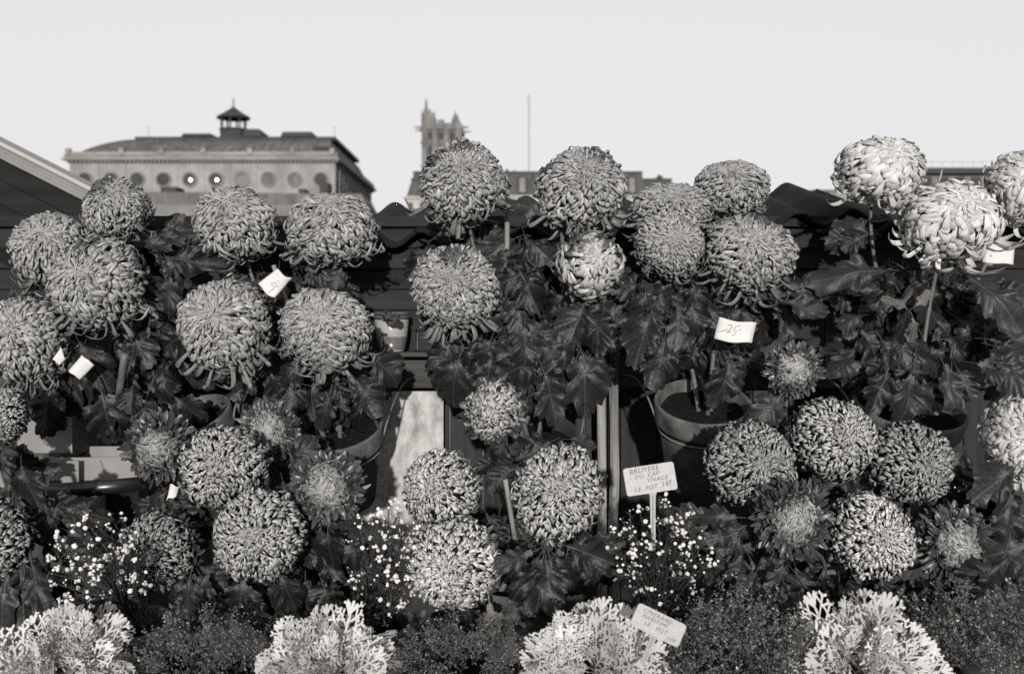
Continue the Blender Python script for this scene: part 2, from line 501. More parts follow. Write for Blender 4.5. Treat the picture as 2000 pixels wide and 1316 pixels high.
def bloom(style, seed, RM):
    """petals of one bloom in unit size, axis +z: (n, NA*NC, 3), polar angle, tone"""
    r = np.random.default_rng(seed)
    p = STYLES[style]
    th, c = [], math.cos(0.05)
    while True:
        t = math.acos(max(-1, c))
        if t > p['tmax']: break
        th.append(t)
        w = p['W'] * (p['wmin'] + (1 - p['wmin']) * float(sstep(t, 0.05, 1.15)))
        c -= p['dens'] * w * w * 1.2 / (2 * math.pi)
        if c < -1: break
    th = np.array(th); n = len(th); ch = p['chaos']
    ph = np.arange(n) * 2.399963 + r.normal(0, .05, n) * ch / np.maximum(np.sin(th), .2)
    a1, a2, a3, a4, a5 = r.uniform(0, 6.28, 5)
    low = np.sin(2 * ph + a1 + 2.1 * th) * .5 + np.sin(3 * ph + a2 - 3.0 * th) * .4 + np.sin(5 * ph + a3 + 4 * th) * .3
    low2 = np.sin(3 * ph + a4 + 2.6 * th) * .6 + np.sin(4 * ph - a5 + 3.4 * th) * .5
    th = np.clip(th + r.normal(0, .03, n) * ch, .03, None)
    sz = (p['wmin'] + (1 - p['wmin']) * sstep(th, .05, 1.15))
    w = p['W'] * sz * r.uniform(.80, 1.25, n)
    rad = 1 + ch * (.048 * low * sz + r.normal(0, .034, n) * sz) - .07 * np.exp(-(th / .28) ** 2) + .05 * np.sin(ph + a2) * np.sin(th) + .035 * np.sin(2 * ph + a3) * np.sin(th)
    L = p['L'] * sz ** .7 * r.uniform(.7, 1.4, n)
    psi = ch * (p['psi'] * .9 * low2 + r.normal(0, p['psi'], n)) * sstep(th, .1, .8)
    o = sstep(th, R_(88), R_(128)) * r.uniform(0, 1.0, n) ** 1.2
    hook = p['hook'] * r.uniform(.3, 1.5, n)
    drop = np.zeros(n)                       # a few long loose petals hang out of the underside
    if style in ('ball', 'fine', 'white'):
        wz = np.stack([np.sin(th) * np.cos(ph), np.sin(th) * np.sin(ph), np.cos(th)], -1) @ RM.T       # gravity side of the bloom
        cand = np.where((th > R_(84)) & (th < R_(136)) & (wz[:, 2] < -.45) & (wz[:, 1] < .45))[0]
        pk = r.choice(cand, min(len(cand), 20), replace=False); drop[pk] = r.uniform(.05, .60 if style == 'white' else .48, len(pk)); o[pk] = r.uniform(.5, 1, len(pk))
    u = np.stack([np.sin(th) * np.cos(ph), np.sin(th) * np.sin(ph), np.cos(th)], -1)
    et = np.stack([-np.cos(th) * np.cos(ph), -np.cos(th) * np.sin(ph), np.sin(th)], -1)     # towards the crown
    ef = np.stack([-np.sin(ph), np.cos(ph), np.zeros(n)], -1)
    cv = et * np.cos(psi)[:, None] + ef * np.sin(psi)[:, None]
    A = np.stack([np.full(n, .42), 1.00 * rad + .06 * o, rad * (1.15 + .20 * o + drop), rad * (1.0 - hook * (1 - o) + .20 * o * r.uniform(.6, 1.2, n) + drop * r.uniform(.6, 1.0, n))], -1)
    Bc = np.stack([np.full(n, -.06), -.12 - L * .20, -L * .05 - .14 * o - .35 * drop, L * (1 + .25 * o) + drop * r.uniform(-.3, .9, n)], -1)
    cup = p['cup'] * r.uniform(.75, 1.15, n) * (1 - .35 * o)
    roll = r.normal(0, .20, n) * ch
    if style in ('spider', 'open'):          # small incurved heart, outer petals laid open so their dark face shows
        k = sstep(th, R_(54 if style == 'spider' else 76), R_(76 if style == 'spider' else 96)) * np.clip(r.uniform(.25, 1.5, n), 0, 1)
        hr = .68 if style == 'spider' else .88
        out = r.uniform(.66, 1.12, n)
        el = R_(50) + (th - R_(60)) * .86 + r.normal(0, .17, n)
        u2 = np.stack([np.sin(el) * np.cos(ph), np.sin(el) * np.sin(ph), np.cos(el)], -1)
        e2 = np.stack([-np.cos(el) * np.cos(ph), -np.cos(el) * np.sin(ph), np.sin(el)], -1)
        kk = k[:, None]
        u = u * (1 - kk) + u2 * kk; u /= np.linalg.norm(u, axis=1, keepdims=True)
        cv = cv * (1 - kk) + (e2 + ef * r.normal(0, .3, n)[:, None]) * kk
        cv -= (cv * u).sum(1, keepdims=True) * u; cv /= np.linalg.norm(cv, axis=1, keepdims=True) + 1e-9
        sc = (hr + (1 - hr) * k)
        A = A * (sc * (1 - k))[:, None] + np.stack([np.full(n, .22), .5 * out, .84 * out, out], -1) * kk
        Bc = Bc * (1 - kk) + np.stack([np.zeros(n), r.uniform(.0, .14, n), r.uniform(.0, .24, n), r.normal(.06, .20, n)], -1) * kk
        cup = cup * (1 - .9 * k) + r.uniform(.15, .7, n) * k
        w = w * (1 + .10 * k - .20 * (1 - k)); roll += r.normal(0, .3, n) * k
    if style == 'bi':                        # ragged collar of open dark petals
        k = sstep(th, R_(100), R_(122)) * r.uniform(.4, 1, n); kk = k[:, None]
        out = r.uniform(.98, 1.24, n)
        A = A * (1 - kk) + np.stack([np.full(n, .4), .7 * out, .95 * out, 1.1 * out], -1) * kk
        Bc = Bc * (1 - kk) + np.stack([np.zeros(n), .10 * out, .12 * out, r.normal(-.02, .12, n)], -1) * kk
        cup = cup * (1 - .6 * k); w = w * (1 + .25 * k)
    t = TT[None]
    bz = lambda C: ((1 - t) ** 3) * C[:, :1] + 3 * t * (1 - t) ** 2 * C[:, 1:2] + 3 * t * t * (1 - t) * C[:, 2:3] + t ** 3 * C[:, 3:4]
    pa, pb = bz(A), bz(Bc)
    side = np.cross(u, cv)
    lat = (r.normal(0, .06, n) * ch)[:, None] * t ** 2                     # sideways sway
    pos = u[:, None] * pa[..., None] + cv[:, None] * pb[..., None] + side[:, None] * lat[..., None]
    T = np.gradient(pos, axis=1); T /= np.linalg.norm(T, axis=-1, keepdims=True) + 1e-9
    S = -side[:, None] + (side[:, None] * T).sum(-1, keepdims=True) * T; S /= np.linalg.norm(S, axis=-1, keepdims=True) + 1e-9
    N = np.cross(T, S)
    flip = np.sign((N[:, 3] * u).sum(-1) - (N[:, 3] * cv).sum(-1) * .6); N *= flip[:, None, None]; S *= flip[:, None, None]
    cr, sr = np.cos(roll)[:, None, None], np.sin(roll)[:, None, None]
    S, N = S * cr + N * sr, N * cr - S * sr
    prof_r = np.interp(TT, [0, .28, .48, .62, .75, .86, .95, 1], [.42, .62, .82, .95, 1.0, .92, .66, .26])
    prof_p = np.interp(TT, [0, .28, .48, .62, .75, .86, .95, 1], [.40, .62, .86, .98, .92, .68, .36, .08])
    prof = prof_r * (1 - p['pt']) + prof_p * p['pt']
    hw = (w * .62)[:, None] * (prof[None] * (1 - np.clip(o, 0, 1))[:, None] + (prof * .35 + prof_p * .65)[None] * np.clip(o, 0, 1)[:, None])
    cup = np.where(np.abs(cup) < .08, .08, cup)
    al = SS[None, :] * cup[:, None]
    sx = np.sin(al) / cup[:, None]; nx = (np.cos(al) - 1) / cup[:, None]
    V = pos[:, :, None] + S[:, :, None] * (hw[:, :, None] * sx[:, None])[..., None] + N[:, :, None] * (hw[:, :, None] * nx[:, None])[..., None]
    V[..., 2] *= p['flat']
    tone = np.clip(r.normal(1, .17, n) + .07 * low, .5, 1.5)
    return V.reshape(n, NA * NC, 3), th, tone


def axis_matrix(ax, up, spin):
    f = -math.sqrt(max(0.02, 1 - ax * ax - up * up))
    z = Vector((ax, f, up)).normalized()
    x = Vector((0, 0, 1)).cross(z).normalized() if abs(z.z) < .98 else Vector((1, 0, 0))
    y = z.cross(x)
    m = Matrix((x, y, z)).transposed()
    return m @ Matrix.Rotation(spin, 3, 'Z')


PM = dict(broad=M_BALL, ball=M_BALL, fine=M_BALL, white=M_WHITE, bi=M_BI, spider=M_SPI, open=M_BI)


def flower_head(plant, px, py, rx, ry, Y, style, ax, up, seed, budget, brown=None, gain=1.0):
    rm = axis_matrix(ax, up, (seed * 1.7) % 6.28)
    RM = np.array(rm)
    V, th, tone = bloom(style, seed, RM)
    n = len(V)
    s = K * Y * (.97 if style in ('white', 'spider') else .94)
    Wd = V.reshape(-1, 3) @ RM.T
    # size to the bloom's own width and height
    Wd[:, 0] *= rx * s; Wd[:, 1] *= (rx + ry) / 2 * s; Wd[:, 2] *= ry * s
    Wd = Wd.reshape(n, NA * NC, 3)
    tone = tone * gain
    ctr = Wd.mean(1); tipd = V[:, -2] @ RM.T
    if brown:                                                             # petals gone brown with age
        for (bx, bz, br) in brown:
            d = np.hypot(tipd[:, 0] - bx, tipd[:, 2] - bz) + np.random.default_rng(seed).normal(0, .07, n)
            tone = np.where(d < br, tone * np.random.default_rng(seed + 1).uniform(.14, .40, n), tone)
    front = -tipd[:, 1] / (np.linalg.norm(tipd, axis=1) + 1e-6)
    score = front + .6 * sstep(th, .2, 1.2)
    pick = np.zeros(n, bool)
    pick[np.argsort(-score)[:min(budget, n)]] = True
    rest = np.where(~pick)[0]
    VV = Wd[rest].reshape(-1, 3); nn = len(rest)
    F = (QUADS[None] + (np.arange(nn) * NA * NC)[:, None, None]).reshape(-1, 4)
    uv = np.tile(PUV, (nn, 1)); tn = np.repeat(tone[rest], NA * NC)
    # added filler heart, its tone painted to set how dark petal gaps look
    hv, hf = [], []
    A, Bn = 7, 12
    for i in range(A + 1):
        for j in range(Bn):
            a, b = math.pi * i / A, 2 * math.pi * j / Bn
            hv.append((math.sin(a) * math.cos(b) * (.84 if style not in ('spider', 'open') else .34), math.sin(a) * math.sin(b) * (.84 if style not in ('spider', 'open') else .34), math.cos(a) * (.76 if style not in ('spider', 'open') else .32)))
    for i in range(A):
        for j in range(Bn):
            hf.append((i * Bn + j, (i + 1) * Bn + j, (i + 1) * Bn + (j + 1) % Bn, i * Bn + (j + 1) % Bn))
    hv = np.array(hv) @ RM.T * np.array([rx * s, (rx + ry) / 2 * s, ry * s]) - np.array(rm @ Vector((0, 0, .06))) * ry * s
    F = np.concatenate([F, np.array(hf) + len(VV)]); VV = np.concatenate([VV, hv])
    uv = np.concatenate([uv, np.full((len(hv), 2), .5)]); tn = np.concatenate([tn, np.full(len(hv), dict(bi=.35, white=.9).get(style, .6))])
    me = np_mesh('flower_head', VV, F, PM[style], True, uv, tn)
    o = link(bpy.data.objects.new('flower_head', me), plant)
    o.location = P(px, py, Y)
    o['kind'] = 'stuff'
    for k in np.where(pick)[0]:
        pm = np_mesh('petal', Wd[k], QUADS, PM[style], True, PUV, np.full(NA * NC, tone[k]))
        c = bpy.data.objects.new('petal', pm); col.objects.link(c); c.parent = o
    return o, rm


# ------------------------------------------------------------------ chrysanthemum leaves (shared shapes)
def leaf_mesh(name, seed, material, wide=1.0, deep=1.0):
    """lobed blade: rounded lobes round a blade centre, a stalk, puckered between the veins"""
    r = random.Random(seed)
    C = .40
    lob = [(90, .56, 33)]
    for sd in (-1, 1):
        lob += [(90 - sd * (47 + r.uniform(-7, 7)), .46 * wide * r.uniform(.85, 1.12), 29 + r.uniform(-3, 4)), (90 - sd * (96 + r.uniform(-8, 8)), .38 * wide * r.uniform(.8, 1.15), 31 + r.uniform(-3, 4)), (90 - sd * (140 + r.uniform(-6, 6)), .24 * wide * r.uniform(.8, 1.15), 22)]
    lob.append((-90, .29, 20))
    droop, fold = r.uniform(.15, .85), r.uniform(-.55, .45)
    p1, p2, p3 = r.uniform(0, 6), r.uniform(0, 6), r.uniform(0, 6)
    bend = r.uniform(-.16, .16)
    nseg, rings = 60, (0.0, .30, .55, .76, .91, 1.0)
    V = []

    def put(x, y):
        t = max(0, y)
        z = -droop * t * t + fold * abs(x) * (1 - .3 * t) + .05 * math.sin(8 * y + p1 + 4 * x) * min(1, t * 2) + .085 * math.sin(11 * x + p2) * math.sin(7 * y + p3) * min(1, abs(x) * 5) \
            + .03 * math.cos(26 * (y - .62 * abs(x))) * min(1, abs(x) * 7)
        V.append((x + bend * t * t, y, z))
    uv = []
    put(0, C); uv.append((.5, C))
    for q in rings[1:]:
        for i in range(nseg):
            a = 360.0 * i / nseg - 90
            rr = .22 * min(1, wide)
            for (la, ln, hw) in lob:
                d = abs((a - la + 180) % 360 - 180) / hw
                if d < 1: rr = max(rr, ln * (1 - d * d) ** (.24 * deep))
            rr *= 1 + .055 * math.sin(R_(a) * 21 + p1) + .04 * math.sin(R_(a) * 34 + p2)
            rr *= q
            x, y = rr * math.cos(R_(a)), C + rr * math.sin(R_(a))
            put(x, y); uv.append((x * .5 + .5, y))
    F = [(0, 1 + i, 1 + (i + 1) % nseg) for i in range(nseg)]
    T = []
    for k in range(len(rings) - 2):
        for i in range(nseg):
            a, b = 1 + k * nseg + i, 1 + k * nseg + (i + 1) % nseg
            T += [(a, a + nseg, b + nseg), (a, b + nseg, b)]
    o = len(V)                                # stalk
    for k in range(4):
        y = .13 - .30 * k / 3
        for (dx, dz) in ((-.012, 0), (0, .014), (.012, 0), (0, -.014)): V.append((dx, y, dz - .02 - .05 * (k / 3) ** 2)); uv.append((.5, .1))
    for k in range(3):
        for i in range(4):
            a, b = o + k * 4 + i, o + k * 4 + (i + 1) % 4
            T += [(a, b, b + 4), (a, b + 4, a + 4)]
    return np_mesh(name, np.array(V), np.array(F + T), material, True, np.array(uv))


LEAVES = [leaf_mesh('leaf', 20 + k, M_LEAF, .92 + .05 * (k % 4), .85 + .15 * (k % 3)) for k in range(12)]
LONGLEAVES = [leaf_mesh('leaf', 60 + k, M_LEAF, .66, .9) for k in range(5)]
PALELEAF = leaf_mesh('leaf', 90, M_LEAFB, .62, .8)


def leaf(plant, px, py, Y, ang, size, mesh=None, face=None, lean=None, rr=random):
    """blade with its base at (px,py,Y); ang = direction of the tip in degrees in the upright plane, size in photo pixels"""
    size *= .80
    a = R_(ang)
    d = Vector((math.cos(a), rr.uniform(-.55, .05) if lean is None else lean, math.sin(a))).normalized()
    nrm = Vector((rr.uniform(-.5, .5), -1, rr.uniform(-.1, .8))) if face is None else Vector(face)
    x = d.cross(nrm).normalized(); z = x.cross(d)
    o = bpy.data.objects.new('leaf', mesh or rr.choice(LEAVES))
    col.objects.link(o); o.parent = plant; o.matrix_parent_inverse = Matrix.Translation(-plant.location)
    m = Matrix((x, d, z)).transposed().to_4x4() @ Matrix.Scale(size * K * Y, 4)
    m.translation = P(px, py, Y)
    o.matrix_basis = m
    return o


def zone(plant, px, py, rx, ry, Y, n, size, ang, spread, mesh=None):
    for _ in range(max(2, round(n * 1.12))):
        a, q = random.uniform(0, 6.283), math.sqrt(random.random())
        leaf(plant, px + rx * q * math.cos(a), py + ry * q * math.sin(a), Y + random.uniform(-.07, .07),
             ang + random.gauss(0, spread * .55), size * random.uniform(.62, 1.08), random.choice(mesh) if mesh else None)


def bez(a, b, c, d, n=9):
    return [a * (1 - t) ** 3 + b * 3 * t * (1 - t) ** 2 + c * 3 * t * t * (1 - t) + d * t ** 3 for t in np.linspace(0, 1, n)]


# ------------------------------------------------------------------ pots
def pot(plant, px, py, Y, rpx, tilt=14.0, hgt=.175, material=M_POT, body=M_POTD, roll=0.0, wire=False):
    """clay pot whose rim centre is at (px,py,Y), leaning towards the buyer by tilt"""
    r = rpx * K * Y
    rim_h = .24 * hgt
    rm = Matrix.Rotation(R_(tilt), 4, 'X') @ Matrix.Rotation(R_(roll), 4, 'Y')
    rm.translation = P(px, py, Y)
    b = MB().lathe([(r * .62, -hgt), (r * .88, -rim_h), (r * .80, -rim_h + .001), (r * .60, -hgt + .012)], 36, cap=False)
    bo = b.build('pot', body, plant, True); bo.matrix_basis = rm
    m = MB().lathe([(r * .89, -rim_h), (r * .965, -rim_h - .001), (r * .985, -rim_h + .006), (r, -.006), (r * .99, -.001), (r * .95, 0), (r * .92, -.004), (r * .88, -rim_h)], 40, cap=False)
    ro = m.build('rim', material, None, True); ro.parent = bo
    s = MB()
    n = 30; rr = random.Random(int(px))
    vs = [(0, 0, -.022)]
    for q in (.45, .95):
        for i in range(n):
            a = 2 * math.pi * i / n; vs.append((q * r * .95 * math.cos(a), q * r * .95 * math.sin(a), -.03 + rr.uniform(-.006, .006)))
    fs = [(0, 1 + i, 1 + (i + 1) % n) for i in range(n)] + [(1 + i, 1 + n + i, 1 + n + (i + 1) % n, 1 + (i + 1) % n) for i in range(n)]
    s.add(vs, fs)
    so = s.build('soil', M_SOIL, None, True); so.parent = bo
    if wire:                                  # the pot hangs in a wire ring hooked to the beam
        w = MB()
        zz = -.30 * hgt
        rad = r * .90
        w.tube([(rad * 1.01 * math.cos(a), rad * 1.01 * math.sin(a), zz) for a in np.linspace(0, 2 * math.pi, 40)], .0016, 5)
        inv = rm.inverted()
        for a0, dx in ((R_(188), -.03), (R_(-8), .03)):
            hook = inv @ Vector((rm.translation.x + math.cos(a0) * r * 1.02 + dx, 2.281, Z(735, 2.3)))
            st = Vector((rad * math.cos(a0), rad * math.sin(a0), zz)); bow = Vector((r * 1.18 * math.cos(a0), r * 1.1 * math.sin(a0) + .02, .03))
            w.tube(bez(st, bow, (bow + hook) / 2 + Vector((0, 0, .03)), hook, 10), .0019, 5)
        wo = w.build('wire', M_METAL, None); wo.parent = bo
    return bo


def chrysanthemum(label, pot_args, heads, zones, leaves=(), budget=200):
    px, py, Y = pot_args[:3]
    base = P(px, py, Y); base.z -= .17
    plant = empty('potted_chrysanthemum', base, label, 'potted plant', 'potted chrysanthemums on the stall')
    kw = pot_args[4] if len(pot_args) > 4 else {}
    pot(plant, px, py, Y, pot_args[3], **kw)
    root = P(px, py, Y) + Vector((0, .01, -.03))
    per = budget // len(heads)
    for h in heads:
        (hx, hy, rx, ry, hY, style, ax, up, seed) = h[:9]
        ex = h[9] if len(h) > 9 else {}
        o, rm = flower_head(plant, hx, hy, rx, ry, hY, style, ax, up, seed, per, **ex)
        neck = o.location - (rm @ Vector((0, 0, 1))) * ry * K * hY * .55
        s0 = root + Vector((random.uniform(-.03, .03), random.uniform(-.02, .03), 0))
        c2 = neck + Vector((0, .05, -.10)) - (rm @ Vector((0, 0, 1))) * .03
        c1 = s0 + Vector(((neck.x - s0.x) * .35, .03, (neck.z - s0.z) * .4))
        MB().tube(bez(s0, c1, c2, neck), .0050, 7, .0040).build('stem', M_STEM, plant, True)
    for z in zones: zone(plant, *z)
    for lf in leaves: leaf(plant, *lf)
    return plant


FN = (0.1, -1, .35)
LL = LONGLEAVES
# back row, left
chrysanthemum('potted grey chrysanthemum at far left, four big blooms below the pale sloping roof edge', (368, 812, 2.00, 84, dict(tilt=24, roll=-14, wire=True)),
    [(228, 404, 66, 62, 2.05, 'ball', .05, .62, 1, dict(brown=[(-.35, .75, .42)])), (100, 484, 79, 76, 2.04, 'ball', .05, .45, 2), (185, 553, 92, 92, 1.94, 'ball', -.05, .30, 3, dict(brown=[(-.1, .7, .25)])), (46, 662, 84, 90, 1.95, 'ball', .05, .35, 4)],
    [(300, 480, 28, 30, 2.1, 6, 92, -20, 60), (310, 560, 50, 60, 2.08, 15, 110, -60, 80), (300, 670, 75, 60, 2.04, 18, 120, -80, 70), (200, 690, 70, 40, 2.04, 10, 120, -100, 50),
     (105, 735, 55, 22, 2.0, 6, 110, -90, 40), (240, 770, 60, 30, 1.98, 7, 130, -80, 40), (325, 735, 40, 36, 2.04, 7, 95, -90, 50), (60, 600, 60, 60, 2.12, 8, 110, -90, 90), (160, 460, 60, 60, 2.16, 6, 100, -60, 90)],
    [(100, 752, 1.92, -100, 135, LEAVES[1], FN), (195, 755, 1.92, -75, 150, LEAVES[4], FN), (150, 660, 1.93, -50, 130, LEAVES[6], FN), (335, 770, 1.92, -40, 100, LEAVES[2], FN)])
# back row, second
chrysanthemum('potted grey chrysanthemum with four blooms in a square round a pinned white paper', (655, 832, 1.98, 93, dict(tilt=24, roll=-4, wire=True)),
    [(460, 430, 86, 72, 2.06, 'ball', -.02, .66, 5), (648, 441, 88, 74, 2.06, 'ball', .05, .66, 6), (437, 630, 92, 92, 1.94, 'ball', -.06, .22, 7), (632, 641, 93, 82, 1.94, 'ball', .0, .46, 8)],
    [(460, 535, 60, 26, 2.12, 7, 100, -60, 90), (560, 530, 60, 40, 2.12, 9, 100, -30, 80), (670, 545, 25, 30, 2.12, 4, 80, -90, 40), (640, 720, 80, 30, 2.04, 14, 105, -90, 60),
     (675, 760, 60, 26, 1.99, 7, 95, -85, 40), (520, 745, 60, 36, 2.06, 9, 115, -110, 50), (545, 600, 20, 60, 2.1, 6, 90, -90, 70)],
    [(690, 735, 1.9, -50, 120, LEAVES[0], FN), (645, 765, 1.9, -100, 110, LL[1], FN), (720, 690, 1.95, -40, 110, LEAVES[3], FN), (735, 612, 2.14, -8, 60, LL[2], FN)])
# back row, middle
chrysanthemum('tall potted grey chrysanthemum in the middle, two blooms side by side against the sky', (1040, 845, 2.06, 92, dict(tilt=22, material=M_POTD, wire=True)),
    [(905, 357, 88, 81, 2.04, 'fine', -.04, .45, 9, dict(brown=[(-.05, .80, .20), (-.62, .52, .18)])), (1137, 365, 90, 83, 2.04, 'fine', .16, .42, 10, dict(brown=[(.35, .80, .30), (-.7, .55, .15)])),
     (887, 563, 86, 86, 1.97, 'fine', -.02, .28, 11, dict(brown=[(0, .68, .22)])), (1150, 515, 66, 68, 1.98, 'broad', .22, .15, 12, dict(gain=1.35, brown=[(-.45, .55, .35), (.5, .6, .3)]))],
    [(895, 470, 70, 26, 2.12, 10, 110, -60, 90), (1040, 475, 60, 36, 2.12, 11, 110, -70, 80), (1030, 560, 70, 70, 2.1, 20, 130, -80, 90), (915, 680, 60, 36, 2.0, 14, 120, -95, 50),
     (1050, 670, 80, 60, 2.02, 18, 140, -80, 70), (1105, 680, 36, 36, 1.98, 8, 130, -85, 30), (1130, 600, 60, 40, 2.06, 9, 125, -70, 80), (1000, 480, 40, 40, 2.16, 8, 120, -90, 90)],
    [(1135, 680, 1.92, -82, 150, LEAVES[5], FN), (900, 690, 1.92, -108, 140, LEAVES[7], FN), (1060, 720, 1.93, -70, 150, LEAVES[8], FN), (960, 690, 1.93, -95, 130, LEAVES[9], FN), (1075, 420, 2.03, 160, 130, LL[0], (0, -1, .6)), (1010, 520, 2.0, -60, 130, LEAVES[1], FN)])
# back row, right of middle
chrysanthemum('potted grey chrysanthemum with four clustered blooms above a price note, in a wired clay pot', (1372, 782, 1.98, 94, dict(tilt=24, wire=True, hgt=.19)),
    [(1313, 408, 80, 58, 2.08, 'ball', -.02, .55, 13), (1428, 364, 71, 57, 2.10, 'ball', .02, .62, 14), (1311, 476, 70, 62, 1.99, 'ball', -.02, .22, 15), (1468, 491, 87, 80, 1.99, 'ball', -.08, .3, 16, dict(brown=[(.3, .72, .22)]))],
    [(1310, 560, 70, 36, 2.08, 13, 120, -100, 80), (1290, 620, 40, 36, 2.02, 8, 125, -100, 40), (1385, 590, 80, 46, 2.06, 14, 120, -80, 90), (1500, 590, 50, 24, 2.06, 8, 120, -25, 50),
     (1320, 665, 50, 30, 2.02, 8, 105, -95, 50), (1425, 680, 50, 26, 2.02, 8, 100, -80, 50), (1390, 440, 40, 30, 2.16, 6, 100, -90, 80)],
    [(1275, 600, 1.92, -112, 140, LEAVES[2], FN), (1325, 590, 1.93, -90, 120, LL[3], FN), (1300, 655, 1.9, -100, 140, LEAVES[0], FN), (1425, 700, 1.9, -100, 120, LEAVES[4], FN), (1520, 585, 1.97, -18, 130, LL[4], (0, -1, .5))])
# back row, white
chrysanthemum('potted white chrysanthemum with three large pale blooms at the upper right', (1778, 790, 2.02, 108, dict(tilt=22, roll=4, wire=True)),
    [(1725, 333, 82, 68, 2.08, 'white', .18, .55, 17), (1862, 432, 98, 76, 1.98, 'white', .0, .55, 18), (1996, 362, 64, 68, 2.06, 'white', -.15, .4, 19)],
    [(1690, 462, 40, 14, 2.12, 6, 90, 190, 40), (1720, 545, 70, 46, 2.12, 13, 125, 205, 50), (1800, 555, 90, 46, 2.08, 16, 145, -90, 80), (1900, 580, 60, 50, 2.08, 12, 145, -40, 60),
     (1750, 655, 90, 56, 2.04, 15, 135, -110, 80), (1785, 715, 85, 26, 2.0, 13, 100, -90, 45), (1700, 700, 46, 50, 2.02, 7, 125, -140, 40), (1935, 690, 46, 60, 2.04, 10, 125, -40, 60)],
    [(1880, 530, 1.97, -42, 200, LL[0], FN), (1740, 525, 1.97, 185, 190, LL[1], (0, -1, .5)), (1780, 720, 1.9, -95, 130, LEAVES[3], FN), (1840, 700, 1.9, -75, 130, LL[2], FN), (1735, 715, 1.9, -110, 130, LEAVES[8], FN),
     (1775, 605, 1.93, 140, 60, PALELEAF, FN), (1785, 600, 1.93, 40, 60, PALELEAF, FN), (1782, 615, 1.93, -80, 60, PALELEAF, FN)])
# front row, left
chrysanthemum('potted two-toned chrysanthemum at front left, six dark and pale blooms', (470, 1130, 1.66, 90, dict(tilt=14)),
    [(312, 872, 70, 72, 1.74, 'spider', .08, .05, 23, dict(gain=.8)), (438, 912, 84, 80, 1.66, 'bi', .06, .25, 24, dict(gain=.8)), (527, 842, 62, 60, 1.82, 'spider', .1, .2, 25), (640, 950, 74, 76, 1.66, 'spider', -.05, .12, 26, dict(gain=.9)),
     (308, 1080, 74, 76, 1.60, 'bi', -.25, .08, 27, dict(gain=.6)), (505, 1050, 90, 88, 1.58, 'bi', .08, .25, 28, dict(gain=.85))],
    [(450, 1130, 70, 26, 1.6, 14, 125, -100, 50), (520, 1150, 70, 26, 1.58, 12, 125, -80, 50), (640, 1060, 60, 40, 1.66, 13, 110, -80, 60), (360, 1120, 50, 26, 1.6, 9, 115, -80, 50),
     (570, 950, 50, 60, 1.78, 10, 100, -60, 100), (370, 985, 60, 40, 1.76, 10, 105, -120, 80), (650, 1140, 60, 30, 1.6, 9, 115, -90, 50), (330, 960, 50, 20, 1.78, 6, 100, -120, 70), (580, 870, 50, 40, 1.86, 8, 100, -60, 100)],
    [(480, 1120, 1.5, -102, 130, LEAVES[5], FN), (545, 1115, 1.5, -62, 110, LEAVES[6], FN), (372, 1120, 1.52, -95, 120, LEAVES[0], FN), (640, 1030, 1.55, -90, 120, LEAVES[2], FN), (665, 1060, 1.55, -35, 100, LEAVES[7], FN), (630, 1140, 1.52, -65, 110, LEAVES[9], FN)])
# front row, middle
chrysanthemum('potted two-toned chrysanthemum at front middle, four pale-tipped blooms beside the weathered posts', (1000, 1120, 1.66, 90, dict(tilt=14)),
    [(962, 803, 68, 70, 1.80, 'open', .0, .06, 29, dict(gain=.75)), (858, 953, 74, 76, 1.68, 'bi', -.28, .2, 30), (1090, 960, 90, 93, 1.64, 'bi', -.04, .22, 31, dict(gain=.9)), (888, 1105, 88, 92, 1.56, 'bi', -.2, .12, 32, dict(gain=1.12))],
    [(1000, 900, 40, 60, 1.8, 10, 100, -90, 90), (1070, 1075, 50, 16, 1.6, 16, 145, -90, 80), (1150, 1060, 40, 26, 1.62, 7, 120, -20, 40), (880, 1180, 50, 16, 1.6, 7, 105, -90, 40), (960, 1040, 40, 60, 1.72, 10, 110, -90, 80), (1010, 1000, 40, 40, 1.76, 8, 110, -60, 90), (1060, 860, 50, 30, 1.82, 6, 110, -60, 90)],
    [(1062, 1075, 1.5, -95, 165, LL[0], FN), (1070, 1075, 1.5, -72, 170, LL[1], FN), (1058, 1078, 1.5, -120, 150, LL[2], FN), (1050, 1072, 1.5, 205, 120, LL[3], FN), (1095, 1062, 1.52, -15, 140, LEAVES[1], FN), (1080, 1080, 1.52, -48, 120, LEAVES[6], FN),
     (955, 1165, 1.47, -84, 135, PALELEAF, (0.15, -1, .15)), (1000, 900, 1.7, 20, 90, LL[4], FN), (1065, 1078, 1.49, -86, 160, LL[4], FN)])
